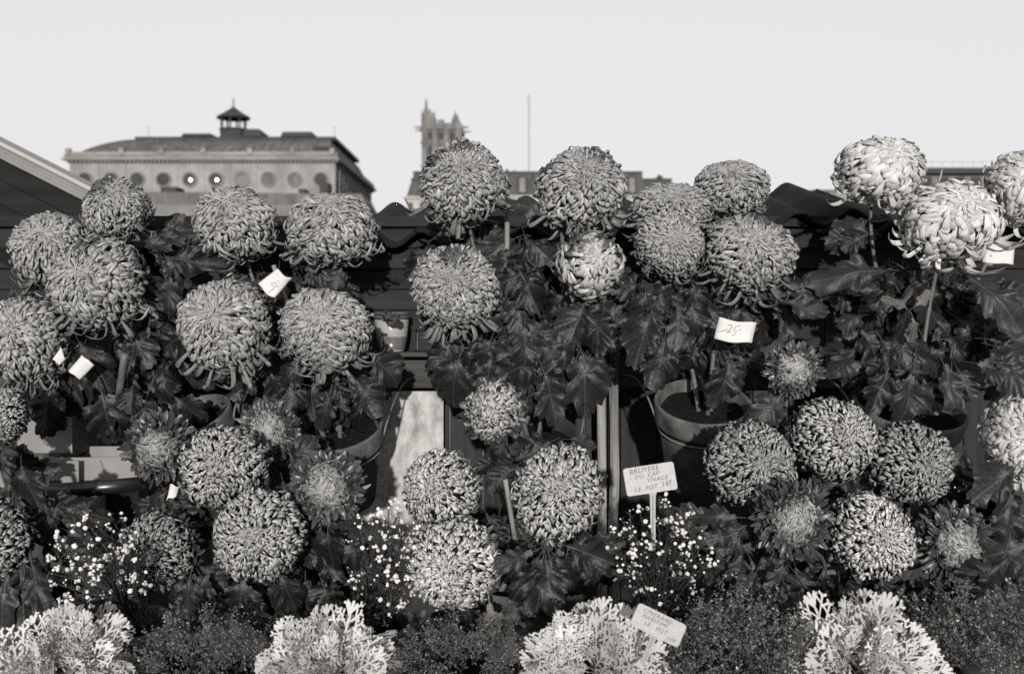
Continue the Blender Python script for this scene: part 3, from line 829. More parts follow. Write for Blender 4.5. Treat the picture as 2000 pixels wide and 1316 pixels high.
# front row, right
chrysanthemum('potted two-toned chrysanthemum at front right, a crowd of seven bicolour blooms', (1512, 1100, 1.60, 98, dict(tilt=16, roll=-8)),
    [(1550, 722, 58, 56, 1.84, 'spider', -.05, .1, 33, dict(gain=1.15)), (1470, 906, 86, 84, 1.68, 'bi', .0, .15, 34, dict(gain=.65)), (1632, 856, 82, 78, 1.72, 'bi', .1, .18, 35, dict(gain=.9)), (1782, 906, 80, 82, 1.70, 'bi', .08, .1, 36, dict(gain=.65)),
     (1545, 1012, 80, 80, 1.58, 'spider', .12, .12, 37, dict(gain=.9)), (1705, 1046, 80, 84, 1.56, 'bi', .05, .12, 38, dict(gain=1.15)), (1862, 1062, 80, 80, 1.56, 'spider', .0, .1, 39, dict(gain=.9))],
    [(1430, 1030, 40, 30, 1.66, 9, 115, 190, 50), (1480, 1090, 70, 26, 1.6, 14, 115, -100, 60), (1560, 1110, 50, 26, 1.6, 9, 115, -80, 40), (1720, 1130, 70, 16, 1.6, 11, 95, -90, 50),
     (1640, 930, 60, 30, 1.78, 10, 100, -90, 90), (1520, 800, 40, 40, 1.86, 8, 100, -90, 60), (1780, 990, 60, 30, 1.72, 8, 100, -90, 80), (1850, 1140, 50, 20, 1.62, 7, 90, -90, 50)],
    [(1450, 1010, 1.58, 178, 120, LL[0], FN), (1450, 1040, 1.57, 190, 110, LL[2], FN), (1530, 1095, 1.5, -100, 110, LEAVES[3], FN), (1480, 1110, 1.5, -120, 95, LEAVES[1], FN), (1640, 1130, 1.5, -95, 110, LL[4], FN), (1720, 1120, 1.5, -80, 85, LEAVES[0], FN)], budget=250)
# cut by the left edge
chrysanthemum('dark potted chrysanthemum cut by the left edge, blooms half out of frame', (-20, 1200, 1.58, 90, dict(tilt=12)),
    [(2, 812, 44, 58, 1.76, 'bi', .1, .1, 21, dict(gain=.8)), (-24, 1062, 72, 84, 1.58, 'bi', .1, .1, 22, dict(gain=.8))],
    [(30, 970, 34, 36, 1.66, 9, 110, -90, 50), (60, 1110, 50, 40, 1.56, 14, 140, -80, 50), (15, 880, 20, 30, 1.76, 5, 100, -80, 40), (110, 1000, 40, 40, 1.7, 9, 110, -40, 70)],
    [(60, 1090, 1.5, -62, 160, LL[0], FN), (15, 1110, 1.5, -85, 150, LL[1], FN), (40, 900, 1.6, -70, 110, LEAVES[2], FN), (60, 1100, 1.52, -75, 150, LEAVES[5], FN)], budget=80)
# cut by the right edge
chrysanthemum('potted white chrysanthemum cut by the right edge, single bloom above broad leaves', (1985, 1160, 1.56, 100, dict(tilt=18, roll=6)),
    [(2000, 858, 68, 76, 1.72, 'white', -.15, .1, 20)],
    [(1950, 950, 50, 36, 1.68, 10, 135, -100, 50), (1965, 1020, 40, 40, 1.64, 10, 145, -100, 40), (1985, 1110, 50, 36, 1.56, 9, 150, -120, 50), (1900, 900, 30, 60, 1.8, 6, 110, -120, 60)],
    [(1990, 905, 1.6, 210, 130, LEAVES[2], FN), (1975, 980, 1.56, -100, 150, LEAVES[0], FN), (2020, 1060, 1.5, 195, 170, LEAVES[5], FN)], budget=120)

# ------------------------------------------------------------------ white heather pots
def blossom_mesh(name, seed, n):
    r = np.random.default_rng(seed)
    V, F, T = [], [], []
    pts = [(0, 0, 0, 1.0)] if n == 1 else [(*(r.normal(0, .62, 3)), r.uniform(.45, .7)) for _ in range(n)]
    for (cx, cy, cz, rr) in pts:
        o = len(V); A, B = 4, 7
        for i in range(A + 1):
            for j in range(B):
                a, b = math.pi * i / A, 2 * math.pi * j / B
                q = rr * (1 + .18 * r.uniform(-1, 1))
                V.append((cx + q * math.sin(a) * math.cos(b), cy + q * math.sin(a) * math.sin(b), cz + q * math.cos(a))); T.append(r.uniform(.8, 1.1))
        for i in range(A):
            for j in range(B):
                F.append((o + i * B + j, o + (i + 1) * B + j, o + (i + 1) * B + (j + 1) % B, o + i * B + (j + 1) % B))
    return np_mesh(name, np.array(V), np.array(F), M_BLOS, False, None, np.array(T))


BLOS1 = [blossom_mesh('blossom', k, 1) for k in range(4)]
BLOSN = [blossom_mesh('blossom', 10 + k, 4 + k) for k in range(4)]


def heather(label, cx, cy, rx, ry, Y, n, seed, clump=.25, pot_at=None, n_twig=110):
    r = random.Random(seed)
    base = P(cx, cy + ry + 60, Y + .05)
    pl = empty('white_heather', base, label, 'potted heather', 'pots of white flowering heather')
    pa = pot_at or (cx, cy + ry - 6, Y + .03, 62)
    pot(pl, *pa, tilt=12, hgt=.11)
    root = P(pa[0], pa[1] + 5, pa[2])
    mb_v, mb_f, mb_t = [], [], []

    def strip(a, b, w0, w1, tone):
        d = (b - a); s = d.cross(Vector((r.uniform(-1, 1), r.uniform(-1, 1), r.uniform(-1, 1)))).normalized(); u = d.cross(s).normalized()
        o = len(mb_v)
        for p, w in ((a, w0), (b, w1)):
            for k in range(3):
                t = k * 2.094
                mb_v.append(tuple(p + (s * math.cos(t) + u * math.sin(t)) * w)); mb_t.append(tone)
        for k in range(3): mb_f.append((o + k, o + (k + 1) % 3, o + 3 + (k + 1) % 3, o + 3 + k))
    tips = []
    for k in range(n_twig):
        a, q = r.uniform(0, 6.283), math.sqrt(r.random())
        tip = P(cx + rx * q * math.cos(a), cy + ry * q * math.sin(a), Y + r.uniform(-.06, .07) - .05 * (1 - q * q))
        mid = root.lerp(tip, .55) + Vector((r.uniform(-.02, .02), r.uniform(-.02, .02), r.uniform(0, .03)))
        strip(root + Vector((r.uniform(-.02, .02), r.uniform(-.02, .02), 0)), mid, .0011, .0009, 1.2); strip(mid, tip, .0009, .0006, 1.4)
        for j in range(26):                                              # needle leaves
            f = r.random(); p = mid.lerp(tip, f) if r.random() < .75 else root.lerp(mid, .4 + .6 * f)
            dv = Vector((r.gauss(0, 1), r.gauss(0, 1), r.gauss(.3, 1))).normalized() * r.uniform(.006, .012)
            strip(p, p + dv, .0007, .0002, r.uniform(.4, 1.3))
        tips.append(tip)
    me = np_mesh('twigs', np.array(mb_v), np.array(mb_f), M_TWIG, False, None, np.array(mb_t))
    tw = link(bpy.data.objects.new('twigs', me), pl); tw['kind'] = 'stuff'
    for k in range(n):
        tip = tips[k % len(tips)] if k < len(tips) else None
        if tip is None:
            b = r.choice(tips); tip = b + Vector((r.gauss(0, .008), r.gauss(0, .006), r.gauss(0, .008)))
        big = r.random() < clump
        o = bpy.data.objects.new('blossom', r.choice(BLOSN if big else BLOS1))
        col.objects.link(o); o.parent = pl; o.matrix_parent_inverse = Matrix.Translation(-pl.location)
        s = r.uniform(.0030, .0045) if big else r.choice((r.uniform(.0009, .0017), r.uniform(.0012, .0026), r.uniform(.0024, .0038)))
        o.location = tip; o.scale = (s, s, s); o.rotation_euler = (r.uniform(0, 6), r.uniform(0, 6), r.uniform(0, 6))
    return pl


heather('white heather with clustered blossoms at the left beside the half-open dark bloom', 190, 1105, 98, 108, 1.50, 230, 3, .26, (268, 1212, 1.50, 66))
heather('white heather in a clay pot between the front left and front middle chrysanthemums', 756, 1098, 80, 112, 1.58, 240, 4, .16, (742, 1208, 1.56, 66))
heather('dense white heather full of round blossoms under the upper sign', 1290, 1086, 106, 110, 1.56, 298, 5, .06, (1285, 1190, 1.56, 66), 150)
heather('small sprig of white heather at the right between bloom and broad leaves', 1885, 965, 40, 20, 1.74, 26, 6, .0, (1890, 1010, 1.76, 40), 24)

# ------------------------------------------------------------------ silver dusty plants
def silver_leaf(seed):
    r = random.Random(seed)
    V, F, T = [], [], []

    def lobe(p, d, ln, w, z, tone):
        """flat tapered finger with a round end"""
        s = Vector((-d.y, d.x, 0)); o = len(V)
        prof = ((0, .62), (.45, .72), (.8, 1.0), (1.0, .55))
        for q, ww in prof:
            c = p + d * ln * q
            for sd in (-1, 1):
                V.append((c.x + s.x * w * ww * sd, c.y + s.y * w * ww * sd, z + .010 * q)); T.append(tone)
        for k in range(3): F.append((o + k * 2, o + k * 2 + 1, o + k * 2 + 3, o + k * 2 + 2))
    z = 0
    lobe(Vector((0, 0, 0)), Vector((0, 1, 0)), .86, .020, 0, .95)
    for k in range(5):
        t = .20 + k * .145
        ln = (.36, .42, .38, .30, .20)[k] * r.uniform(.85, 1.12)
        for sd in (-1, 1):
            z += .0015
            a = R_(52 - k * 3 + r.uniform(-6, 6))
            d = Vector((sd * math.sin(a), math.cos(a), 0)); p = Vector((0, t + .02 * sd, 0))
            lobe(p, d, ln, .016, z, r.uniform(.85, 1.05))
            for (f, da, lf) in ((.42, 46, .44), (.56, -48, .42), (.84, 40, .26), (.86, -40, .24)):
                if ln < .22 and f < .6: continue
                z += .0011
                a2 = a + R_(da + r.uniform(-8, 8))
                lobe(p + d * ln * f, Vector((sd * math.sin(a2), math.cos(a2), 0)), ln * lf, .018, z, r.uniform(.85, 1.1))
    for da in (-32, 0, 32):
        z += .0013
        a = R_(da); lobe(Vector((0, .80, 0)), Vector((math.sin(a), math.cos(a), 0)), .17, .03, z, 1.0)
    V = np.array(V)
    bend, tw = r.uniform(.05, .55), r.uniform(-.3, .8)
    V[:, 2] += -bend * V[:, 1] ** 2 + tw * np.abs(V[:, 0]) ** 1.5 - .04
    return np_mesh('leaf', V, np.array(F), M_CIN, False, None, np.array(T))


SILVER = [silver_leaf(k) for k in range(8)]


def silver_plant(label, cx, cy, R, Y, n, seed, Ry=None):
    r = random.Random(seed); Ry = Ry or R
    c = P(cx, cy, Y)
    pl = empty('silver_cineraria', c + Vector((0, 0, -.14)), label, 'silver plant', 'silver-leaved plants along the front')
    pot(pl, cx, cy + 24, Y, 64, tilt=0, hgt=.12)
    s = K * Y
    for k in range(n):
        u = r.uniform(-.15, 1.0); a = r.uniform(0, 6.283)
        q = math.sqrt(max(0, 1 - u * u))
        d = Vector((q * math.cos(a), q * math.sin(a) - .25, u)).normalized()
        lay = r.random() ** .7
        pos = c + Vector((d.x * R, d.y * R, d.z * Ry)) * s * (.10 + .42 * lay)
        tipd = (d + Vector((r.gauss(0, .25), r.gauss(0, .25), r.gauss(.15, .25)))).normalized()
        nrm = Vector((r.gauss(0, .8), -1 + r.gauss(0, .5), .6 + r.gauss(0, .6)))
        x = tipd.cross(nrm).normalized(); z = x.cross(tipd)
        o = bpy.data.objects.new('leaf', r.choice(SILVER)); col.objects.link(o)
        o.parent = pl; o.matrix_parent_inverse = Matrix.Translation(-pl.location)
        m = Matrix((x, tipd, z)).transposed().to_4x4() @ Matrix.Scale(R * s * r.uniform(.62, .92), 4); m.translation = pos
        o.matrix_basis = m
    return pl


silver_plant('pale silver-leaved plant at the far left of the front edge', 128, 1318, 132, 1.33, 66, 1, 78)
silver_plant('pale silver-leaved plant second from left, below the front left chrysanthemum', 640, 1320, 128, 1.33, 66, 2, 82)
silver_plant('pale silver-leaved plant carrying the lower slanted sign', 1170, 1314, 130, 1.33, 70, 3, 94)
silver_plant('pale silver-leaved plant rightmost on the front edge, below the bicolour blooms', 1676, 1316, 140, 1.32, 74, 4, 104)


# ------------------------------------------------------------------ fine dark heath bushes
def sprig_mesh(seed):
    r = random.Random(seed)
    V, F, T = [], [], []

    def grain(p, s, tone):
        d = Vector((r.gauss(0, 1), r.gauss(0, 1), r.gauss(.6, .8))).normalized() * s * 1.5
        a = d.cross(Vector((.3, .8, .5))).normalized() * s * .75; b = d.cross(a).normalized() * s * .55
        o = len(V)
        for q in (-d * .6, a, b, -a, -b, d): V.append(tuple(p + q)); T.append(tone)
        for i in range(4):
            j = (i + 1) % 4
            F.append((o, o + 1 + j, o + 1 + i)); F.append((o + 5, o + 1 + i, o + 1 + j))
    for b in range(9):
        t0 = .15 + b * .09
        a = b * 2.4
        tip = Vector((math.cos(a) * .26 * (1.1 - t0 * .6), math.sin(a) * .26 * (1.1 - t0 * .6), t0 + .28))
        p0 = Vector((0, 0, t0))
        for k in range(12):
            f = k / 11
            grain(p0.lerp(tip, f) + Vector((r.gauss(0, .022), r.gauss(0, .022), r.gauss(0, .022))), (.034 if k > 7 else .022) * r.uniform(.7, 1.3), max(.15, r.gauss(.8, .5)) * (3.4 if r.random() < .13 else 1))
    return np_mesh('sprig', np.array(V), np.array(F), M_HEATH, False, None, np.array(T))


SPRIGS = [sprig_mesh(k) for k in range(5)]


def bush(label, cx, cy, rx, ry, Y, n, seed):
    r = random.Random(seed); s = K * Y
    c = P(cx, cy, Y)
    pl = empty('heath_bush', c + Vector((0, 0, -.14)), label, 'small shrub', 'dark fine-leaved heath pots along the front')
    pot(pl, cx, cy + 24, Y, 64, tilt=0, hgt=.12)
    for k in range(n):
        u = r.uniform(-.1, 1.0); a = r.uniform(0, 6.283); q = math.sqrt(max(0, 1 - u * u))
        d = Vector((q * math.cos(a), q * math.sin(a), u))
        f = r.uniform(.45, .78) if r.random() < .8 else r.uniform(.2, .5)
        pos = c + Vector((d.x * rx, d.y * rx * .8, d.z * ry)) * s * f
        z = (d * .8 + Vector((r.gauss(0, .2), r.gauss(0, .2) - .1, .55))).normalized()
        x = Vector((r.gauss(0, 1), r.gauss(0, 1), .1)).cross(z).normalized(); yv = z.cross(x)
        o = bpy.data.objects.new('sprig', r.choice(SPRIGS)); col.objects.link(o)
        o.parent = pl; o.matrix_parent_inverse = Matrix.Translation(-pl.location)
        m = Matrix((x, yv, z)).transposed().to_4x4() @ Matrix.Scale(min(rx, ry) * s * r.uniform(.46, .74), 4); m.translation = pos
        o.matrix_basis = m
    return pl


bush('dark fine-leaved heath bush left of the front edge, between two silver plants', 395, 1322, 165, 100, 1.36, 95, 1)
bush('dark fine-leaved heath bush below the pale hanging leaf in the front middle', 890, 1322, 158, 92, 1.36, 90, 2)
bush('dark fine-leaved heath bush right of the lower slanted sign', 1432, 1322, 165, 132, 1.36, 125, 3)
bush('dark fine-leaved heath bush at the front right corner', 1890, 1322, 165, 140, 1.36, 120, 4)


# ------------------------------------------------------------------ signs and paper notes
def text(body, size, m, parent, loc, shear=.25, rot=0.0, space=1.1):
    cu = bpy.data.curves.new('lettering', 'FONT'); cu.body = body; cu.size = size; cu.shear = shear; cu.space_character = space
    cu.extrude = 0.00015; cu.resolution_u = 3; cu.offset = -.0001
    tmp = bpy.data.objects.new('lettering', cu)
    me = tmp.to_mesh().copy(); tmp.to_mesh_clear(); bpy.data.objects.remove(tmp); bpy.data.curves.remove(cu)
    me.name = 'lettering'; me.materials.clear(); me.materials.append(m)
    o = bpy.data.objects.new('lettering', me); col.objects.link(o); o.parent = parent
    o.rotation_euler = (R_(90), 0, 0); o.location = loc
    o.rotation_euler = (R_(90), R_(-rot), 0)
    return o


def sign(label, px, py, Y, wpx, hpx, rot, stake_to, lines, lean=-8):
    s = K * Y
    e = empty('price_sign', P(stake_to[0], stake_to[1], Y), label, 'sign')
    w, h = wpx * s / 2, hpx * s / 2
    rad = .004; pts = []
    for (cx, cz, a0) in ((w - rad, -h + rad, -90), (w - rad, h - rad, 0), (-w + rad, h - rad, 90), (-w + rad, -h + rad, 180)):
        for k in range(5):
            a = R_(a0 + k * 22.5); pts.append((cx + rad * math.cos(a), cz + rad * math.sin(a)))
    c = MB().prism(pts, 0, .0015).build('card', M_CARD, e)
    m = (Matrix.Rotation(R_(lean), 4, 'X') @ Matrix.Rotation(R_(-rot), 4, 'Y')); m.translation = P(px, py, Y)
    c.matrix_basis = m
    for (t, x, z, size, rr) in lines:
        text(t, size * s, M_INK, c, (x * s, -.0006, z * s), rot=rr)
    b = P(stake_to[0], stake_to[1], Y)
    lo = m @ Vector((0.001, .003, -h + .002))
    d = (b - lo); sd = Vector((1, 0, 0)) * .0042
    k = MB(); yv = Vector((0, .003, 0))
    q = [lo - sd * 1.5, lo + sd * 1.5, lo + d * .1 + sd, b + sd * .8, b - sd * .8, lo + d * .1 - sd]
    k.add([tuple(x) for x in q] + [tuple(x + yv) for x in q], [(5, 4, 3, 2, 1, 0), (6, 7, 8, 9, 10, 11)] + [(i, (i + 1) % 6, (i + 1) % 6 + 6, i + 6) for i in range(6)])
    k.build('stake', M_CARD, e)
    MB().tube([lo + d * .08 - Vector((0, .0008, 0)), b - Vector((0, .0008, 0))], .0012, 5).build('rib', M_CARD, e)
    return e


sign('pale plastic price sign handwritten for the heather, standing upright on a stake', 1270, 935, 1.50, 100, 54, 8.5, (1276, 1075),
     [('BRUYERE', -39, 14, 13.5, 2), ('DU  CAP', -30, 3, 11.5, 3), ('VIVACE', -7, -6, 11.5, 2), ('LE  POT', -34, -21, 12, 2), ('18F', 20, -19, 13, 8)])
sign('pale plastic price sign handwritten for the silver plant, slanting down to the right', 1286, 1220, 1.235, 103, 46, -25.5, (1256, 1296),
     [('CINERAIRE', -39, 11, 11.5, 0), ('MARITIME', -37, 0, 11.5, 1), ('LE - POT', -27, -11, 11.5, 0), ('10F', 24, -19, 12, 2)])


def note(label, corners, Y, curl=.01, lines=(), seed=0, tail=None):
    r = random.Random(seed); n = 9
    c = [P(x, y, Y) for x, y in corners]                                   # tl, tr, br, bl
    e = empty('paper_note', sum(c, Vector()) / 4, label, 'paper note', None)
    V, F = [], []
    for j in range(n):
        for i in range(n):
            u, v = i / (n - 1), j / (n - 1)
            p = (c[0] * (1 - u) + c[1] * u) * (1 - v) + (c[3] * (1 - u) + c[2] * u) * v
            p = p + Vector((0, -curl * math.sin(math.pi * u) + curl * .7 * v * math.sin(3 * u + seed) - curl * 1.2 * (v - .4) ** 2, curl * .35 * math.sin(6.283 * u + seed)))
            V.append(p)
    F = [(j * n + i, (j + 1) * n + i, (j + 1) * n + i + 1, j * n + i + 1) for j in range(n - 1) for i in range(n - 1)]
    me = np_mesh('sheet', np.array([tuple(v) for v in V]), np.array(F), M_PAPER)
    o = link(bpy.data.objects.new('sheet', me), e)
    s = o.modifiers.new('thick', 'SOLIDIFY'); s.thickness = .0006
    for stroke in lines:                                                   # pen strokes in u,v on the sheet
        k = MB(); pts = []
        for (u, v) in stroke:
            fi, fj = u * (n - 1), v * (n - 1); i, j = min(int(fi), n - 2), min(int(fj), n - 2); a, b = fi - i, fj - j
            g4 = (V[j * n + i] * (1 - a) + V[j * n + i + 1] * a) * (1 - b) + (V[(j + 1) * n + i] * (1 - a) + V[(j + 1) * n + i + 1] * a) * b
            pts.append(g4 + Vector((0, -.0012, 0)))
        k.tube(pts, .00042, 5).build('pen_stroke', M_INKD, e)
    return e


note('white paper note with curled corners pinned between the four grey blooms at left', [(541, 527), (571, 545), (538, 584), (503, 556)], 1.925, .008,
     [[(.35, .55), (.5, .45), (.7, .5), (.55, .62), (.38, .58)], [(.62, .62), (.58, .9)], [(.52, .3), (.55, .33)]], 1)
note('white price note marked 25 hanging under the clustered grey blooms', [(1405, 621), (1478, 632), (1467, 671), (1395, 663)], 1.905, .006,
     [[(.06, .66), (.2, .52), (.27, .42)], [(.25, .25), (.33, .2), (.36, .3), (.3, .5), (.26, .55), (.36, .52)], [(.52, .2), (.45, .24), (.42, .42), (.5, .42), (.47, .62), (.4, .66)], [(.56, .4), (.62, .38)], [(.5, .2), (.56, .18)]], 2)
note('blank white paper note beneath the large white bloom at right', [(1930, 474), (1983, 476), (1978, 518), (1918, 512)], 1.99, .004, [[(.18, .55), (.19, .70)]], 3)
note('small white paper corner below the leftmost grey bloom', [(160, 692), (184, 712), (156, 741), (135, 722)], 1.88, .004, (), 4)
note('sliver of white paper tucked beside the leftmost grey bloom', [(119, 676), (128, 700), (116, 712), (104, 700)], 1.90, .004, (), 5)
note('small folded paper note above the half-open dark bloom at front left', [(332, 945), (352, 948), (344, 968), (326, 976)], 1.60, .006, (), 6)

# ------------------------------------------------------------------ canes, cup, cartons and other small things
def cane(label, a, b, r=.0045, material=M_CANE):
    m = MB().tube([a.lerp(b, t) for t in (0, .3, .31, .32, .6, 1)], r, 10)
    return tag(m.build('cane', material, None, True), label, 'cane')


cane('thin upright bamboo cane beside the left bloom of the middle pair', P(991, 378, 2.10), P(988, 800, 2.12), .0055)
cane('short slanting cane end poking out behind the curled paper note', P(534, 518, 1.98), P(580, 640, 2.02), .0045)
cane('broken pale stick standing between the front middle blooms', P(987, 936, 1.66), P(1010, 1080, 1.7), .0042)
cane('flat grey stick among the leaves of the left chrysanthemum', P(244, 690, 1.9), P(230, 790, 1.95), .007, M_STEM)
cane('pale stick leaning at the left edge below the bloom', P(-5, 920, 1.62), P(20, 990, 1.62), .005)

cup = empty('glazed_cup', P(765, 686, 2.26), 'small pale glazed cup with dark lower band standing on the ledge', 'cup')
s = K * 2.26
cp = MB().lathe([(.0, 0), (24 * s, 0), (25 * s, 3 * s), (31 * s, 34 * s), (33.5 * s, 62 * s), (33 * s, 62.5 * s), (30 * s, 34 * s), (22 * s, 4 * s), (0, 3 * s)], 32, cap=False)
o = cp.build('body', M_GLAZE, cup, True); o.location = P(765, 686, 2.26)
o = MB().lathe([(25.4 * s, 3.5 * s), (30.6 * s, 29 * s), (29 * s, 29 * s), (24 * s, 3.6 * s)], 32, cap=False).build('band', M_GLAZED, cup, True); o.location = P(765, 686, 2.26)
for zz in (66, 73):
    o = MB().lathe([(33 * s, zz * s - 2 * s), (36 * s, zz * s), (36 * s, zz * s + 3 * s), (33 * s, zz * s + 4 * s), (30 * s, zz * s)], 32, cap=False).build('rim', M_GLAZED, cup, True); o.location = P(765, 686, 2.26)


def carton(label, x0, x1, y0, y1, Y, rz, material=M_CARTON, depth=.16):
    a, b = P(x0, y1, Y), P(x1, y0, Y)
    e = empty('carton', Vector(((a.x + b.x) / 2, Y + depth / 2, a.z)), label, 'box')
    w, h = b.x - a.x, b.z - a.z
    t = .004
    parts = (('front', -w / 2, w / 2, -depth / 2, -depth / 2 + t), ('back', -w / 2, w / 2, depth / 2 - t, depth / 2), ('side', -w / 2, -w / 2 + t, -depth / 2 + t, depth / 2 - t), ('side', w / 2 - t, w / 2, -depth / 2 + t, depth / 2 - t))
    for (nm, xa, xb, ya, yb) in parts:
        o = MB().box(xa, xb, ya, yb, 0, h).build(nm, material, e); o.location = e.location; o.rotation_euler = (0, 0, R_(rz))
    o = MB().box(-w / 2 + t, w / 2 - t, -depth / 2 + t, depth / 2 - t, 0, t).build('bottom', material, e); o.location = e.location; o.rotation_euler = (0, 0, R_(rz))
    o = MB().box(-w / 2 - .002, w / 2 + .002, -depth / 2 - .002, -depth / 2 - .0004, -.001, .008).build('edge_strip', M_BEAM, e); o.location = e.location; o.rotation_euler = (0, 0, R_(rz))
    return e


carton('pale carton at the left under the drooping dark leaves', 30, 134, 815, 892, 2.0, 4)
carton('pale carton with dark tape standing below the other at left', 92, 262, 893, 945, 1.94, 3)
tag(MB().box(X(128, 1.936), X(164, 1.936), 1.912, 1.9165, Z(944, 1.936), Z(896, 1.936)).build('card_strip', M_METAL), 'narrow grey strip of card on the lower carton', 'card')
tr = empty('plastic_trough', P(190, 990, 1.86), 'black plastic trough with rolled rim below the pale cartons at left', 'trough')
m = MB().tube([P(100, 958, 1.84), P(140, 955, 1.83), (P(200, 951, 1.83)), P(275, 944, 1.85)], .013, 12); m.build('rim', M_PLASTIC, tr, True)
MB().add([tuple(P(108, 962, 1.85)), tuple(P(272, 948, 1.86)), tuple(P(262, 1075, 1.9)), tuple(P(125, 1085, 1.9)), tuple(P(108, 962, 1.99)), tuple(P(272, 948, 1.99)), tuple(P(262, 1075, 1.97)), tuple(P(125, 1085, 1.97))],
         [(3, 2, 1, 0), (4, 5, 6, 7), (2, 3, 7, 6), (0, 4, 7, 3), (1, 2, 6, 5)]).build('body', M_PLASTIC, tr)
gp = empty('square_pot', P(165, 1060, 1.78), 'grey square-cornered pot standing before the black trough', 'pot')
MB().add([tuple(P(128, 978, 1.79)), tuple(P(184, 970, 1.76)), tuple(P(196, 1062, 1.78)), tuple(P(140, 1066, 1.80)), tuple(P(150, 974, 1.85)), tuple(P(206, 966, 1.83)), tuple(P(208, 1058, 1.83)), tuple(P(160, 1060, 1.85))],
         [(3, 2, 1, 0), (4, 5, 6, 7), (2, 3, 7, 6), (0, 4, 7, 3), (1, 2, 6, 5)]).build('body', M_GREYP, gp)
MB().tube([P(184, 970, 1.757), P(196, 1062, 1.777)], .006, 6).build('corner_edge', M_CARTON, gp)

# ------------------------------------------------------------------ far buildings
def far_building(name, label, cx, Y, cat='building'):
    return empty(name, Vector(((cx - 1000) * K * Y, Y, 0)), label, cat)


# --- long hall with mansard roof and round windows
TY = 150.0
th_ = far_building('stone_hall', 'long stone hall with round attic windows, curved roof and roof lantern at left', 400, TY)
s = K * TY
xa, xb = (136 - 1000) * s, (652 - 1000) * s
yb = TY + 40
zc = CAMZ + (600 - 318) * s                     # cornice foot
MB().box(xa, xb, TY, yb, 0, zc).build('wall', M_STONE, th_)
for (dz, pr, hh, mm) in ((0, .35, .35, M_STONED), (.35, .9, .35, M_STONE), (.70, .6, .45, M_STONED)):
    MB().box(xa - pr, xb + pr, TY - pr, yb + pr, zc + dz + .002, zc + dz + hh).build('cornice', mm, th_)
zt = zc + 1.16
k = 0
q = xa
while q < xb + .6:                              # dentils under the cornice
    MB().box(q, q + .28, TY - .75, TY - .36, zc + .02, zc + .34).build('dentil', M_STONED, th_)
    q += .62
for q in (136, 240, 318, 400, 490, 572, 650):
    xx = (q - 1000) * s
    MB().box(xx - .35, xx + .35, TY - .8, TY - .1, zt, zt + .9).build('parapet_post', M_STONE, th_)
MB().box(xa, xb, TY - .5, TY - .2, zt, zt + .42).build('parapet', M_STONE, th_)
MB().box(xb + .2, xb + .5, TY + .3, yb, zt, zt + .42).build('parapet', M_STONE, th_)
# curved roof: rings from eaves to ridge
ring = []
ridge = (234, 640)
for t in np.linspace(0, 1, 9):
    f = 1 - (1 - t) ** 1.9
    z = zt + .3 + 3.0 * f
    x0 = xa + .6 + ((ridge[0] - 136) * s) * t
    x1 = xb - .6 - (10 * s + 0.5) * t
    y0 = TY + .8 + 6.0 * t
    y1 = yb - .8 - 9 * t
    ring.append([(x0, y0, z), (x1, y0, z), (x1, y1, z), (x0, y1, z)])
rv = [p for r0 in ring for p in r0]
rf = [(i * 4 + j, i * 4 + (j + 1) % 4, i * 4 + 4 + (j + 1) % 4, i * 4 + 4 + j) for i in range(8) for j in range(4)] + [(32, 33, 34, 35)]
roof = MB().add(rv, rf).build('roof', M_SLATE, th_)
for i in range(26):                             # raised seams of the metal roof
    f = i / 25
    pts = []
    for r0 in ring:
        a, b = Vector(r0[0]), Vector(r0[1]); pts.append(a.lerp(b, .02 + .96 * f) + Vector((0, -.04, .04)))
    sm = MB().tube(pts, .07, 4).build('seam', M_SLATE, None); sm.parent = roof
zr = zt + 3.3
MB().box((232 - 1000) * s, (640 - 1000) * s, TY + 6.4, yb - 9, zr, zr + .55).build('roof_platform', M_SLATED, th_)
for (a, b, h) in ((328, 392, 1.0), (452, 490, 1.7), (530, 597, 1.25)):
    MB().prism([((a - 1000) * s, zr + .56), ((b - 1000) * s, zr + .56), ((b - 4 - 1000) * s, zr + h), ((a + 4 - 1000) * s, zr + h)], TY + 6, TY + 12).build('skylight', M_SLATED, th_)
for q in (605, 648):
    pass
MB().box((608 - 1000) * s, (648 - 1000) * s, TY + 1.2, TY + 2.2, zt + 1.1, zt + 1.5).build('skylight', M_SLATED, th_)
# roof lantern
lx, lz, ly = (424.5 - 1000) * s, zr + .56, TY + 6.5
lan = MB().lathe([(2.15, 0), (2.15, 1.3), (2.3, 1.35), (2.3, 1.55)], 8, (lx, ly + 2.2, lz)).build('lantern', M_SLATED, th_)
for i in range(8):
    a = 2 * math.pi * i / 8
    cxx, cyy = lx + 1.95 * math.cos(a), ly + 2.2 + 1.95 * math.sin(a)
    o = MB().lathe([(.14, 1.56), (.14, 3.2)], 6, (cxx, cyy, lz)).build('column', M_SLATED, None); o.parent = lan
MB().lathe([(2.6, 3.2), (2.65, 3.45), (1.55, 4.1), (.6, 4.75), (.16, 5.1), (.10, 5.3), (.10, 6.2), (.02, 6.6)], 16, (lx, ly + 2.2, lz)).build('lantern_roof', M_SLATED, None).parent = lan
for q in (257, 637):
    MB().tube([Vector(((q - 1000) * s, TY + 7, zr)), Vector(((q - 1000) * s, TY + 7, zr + 2.3))], .05, 5).build('lightning_rod', M_METAL, th_)
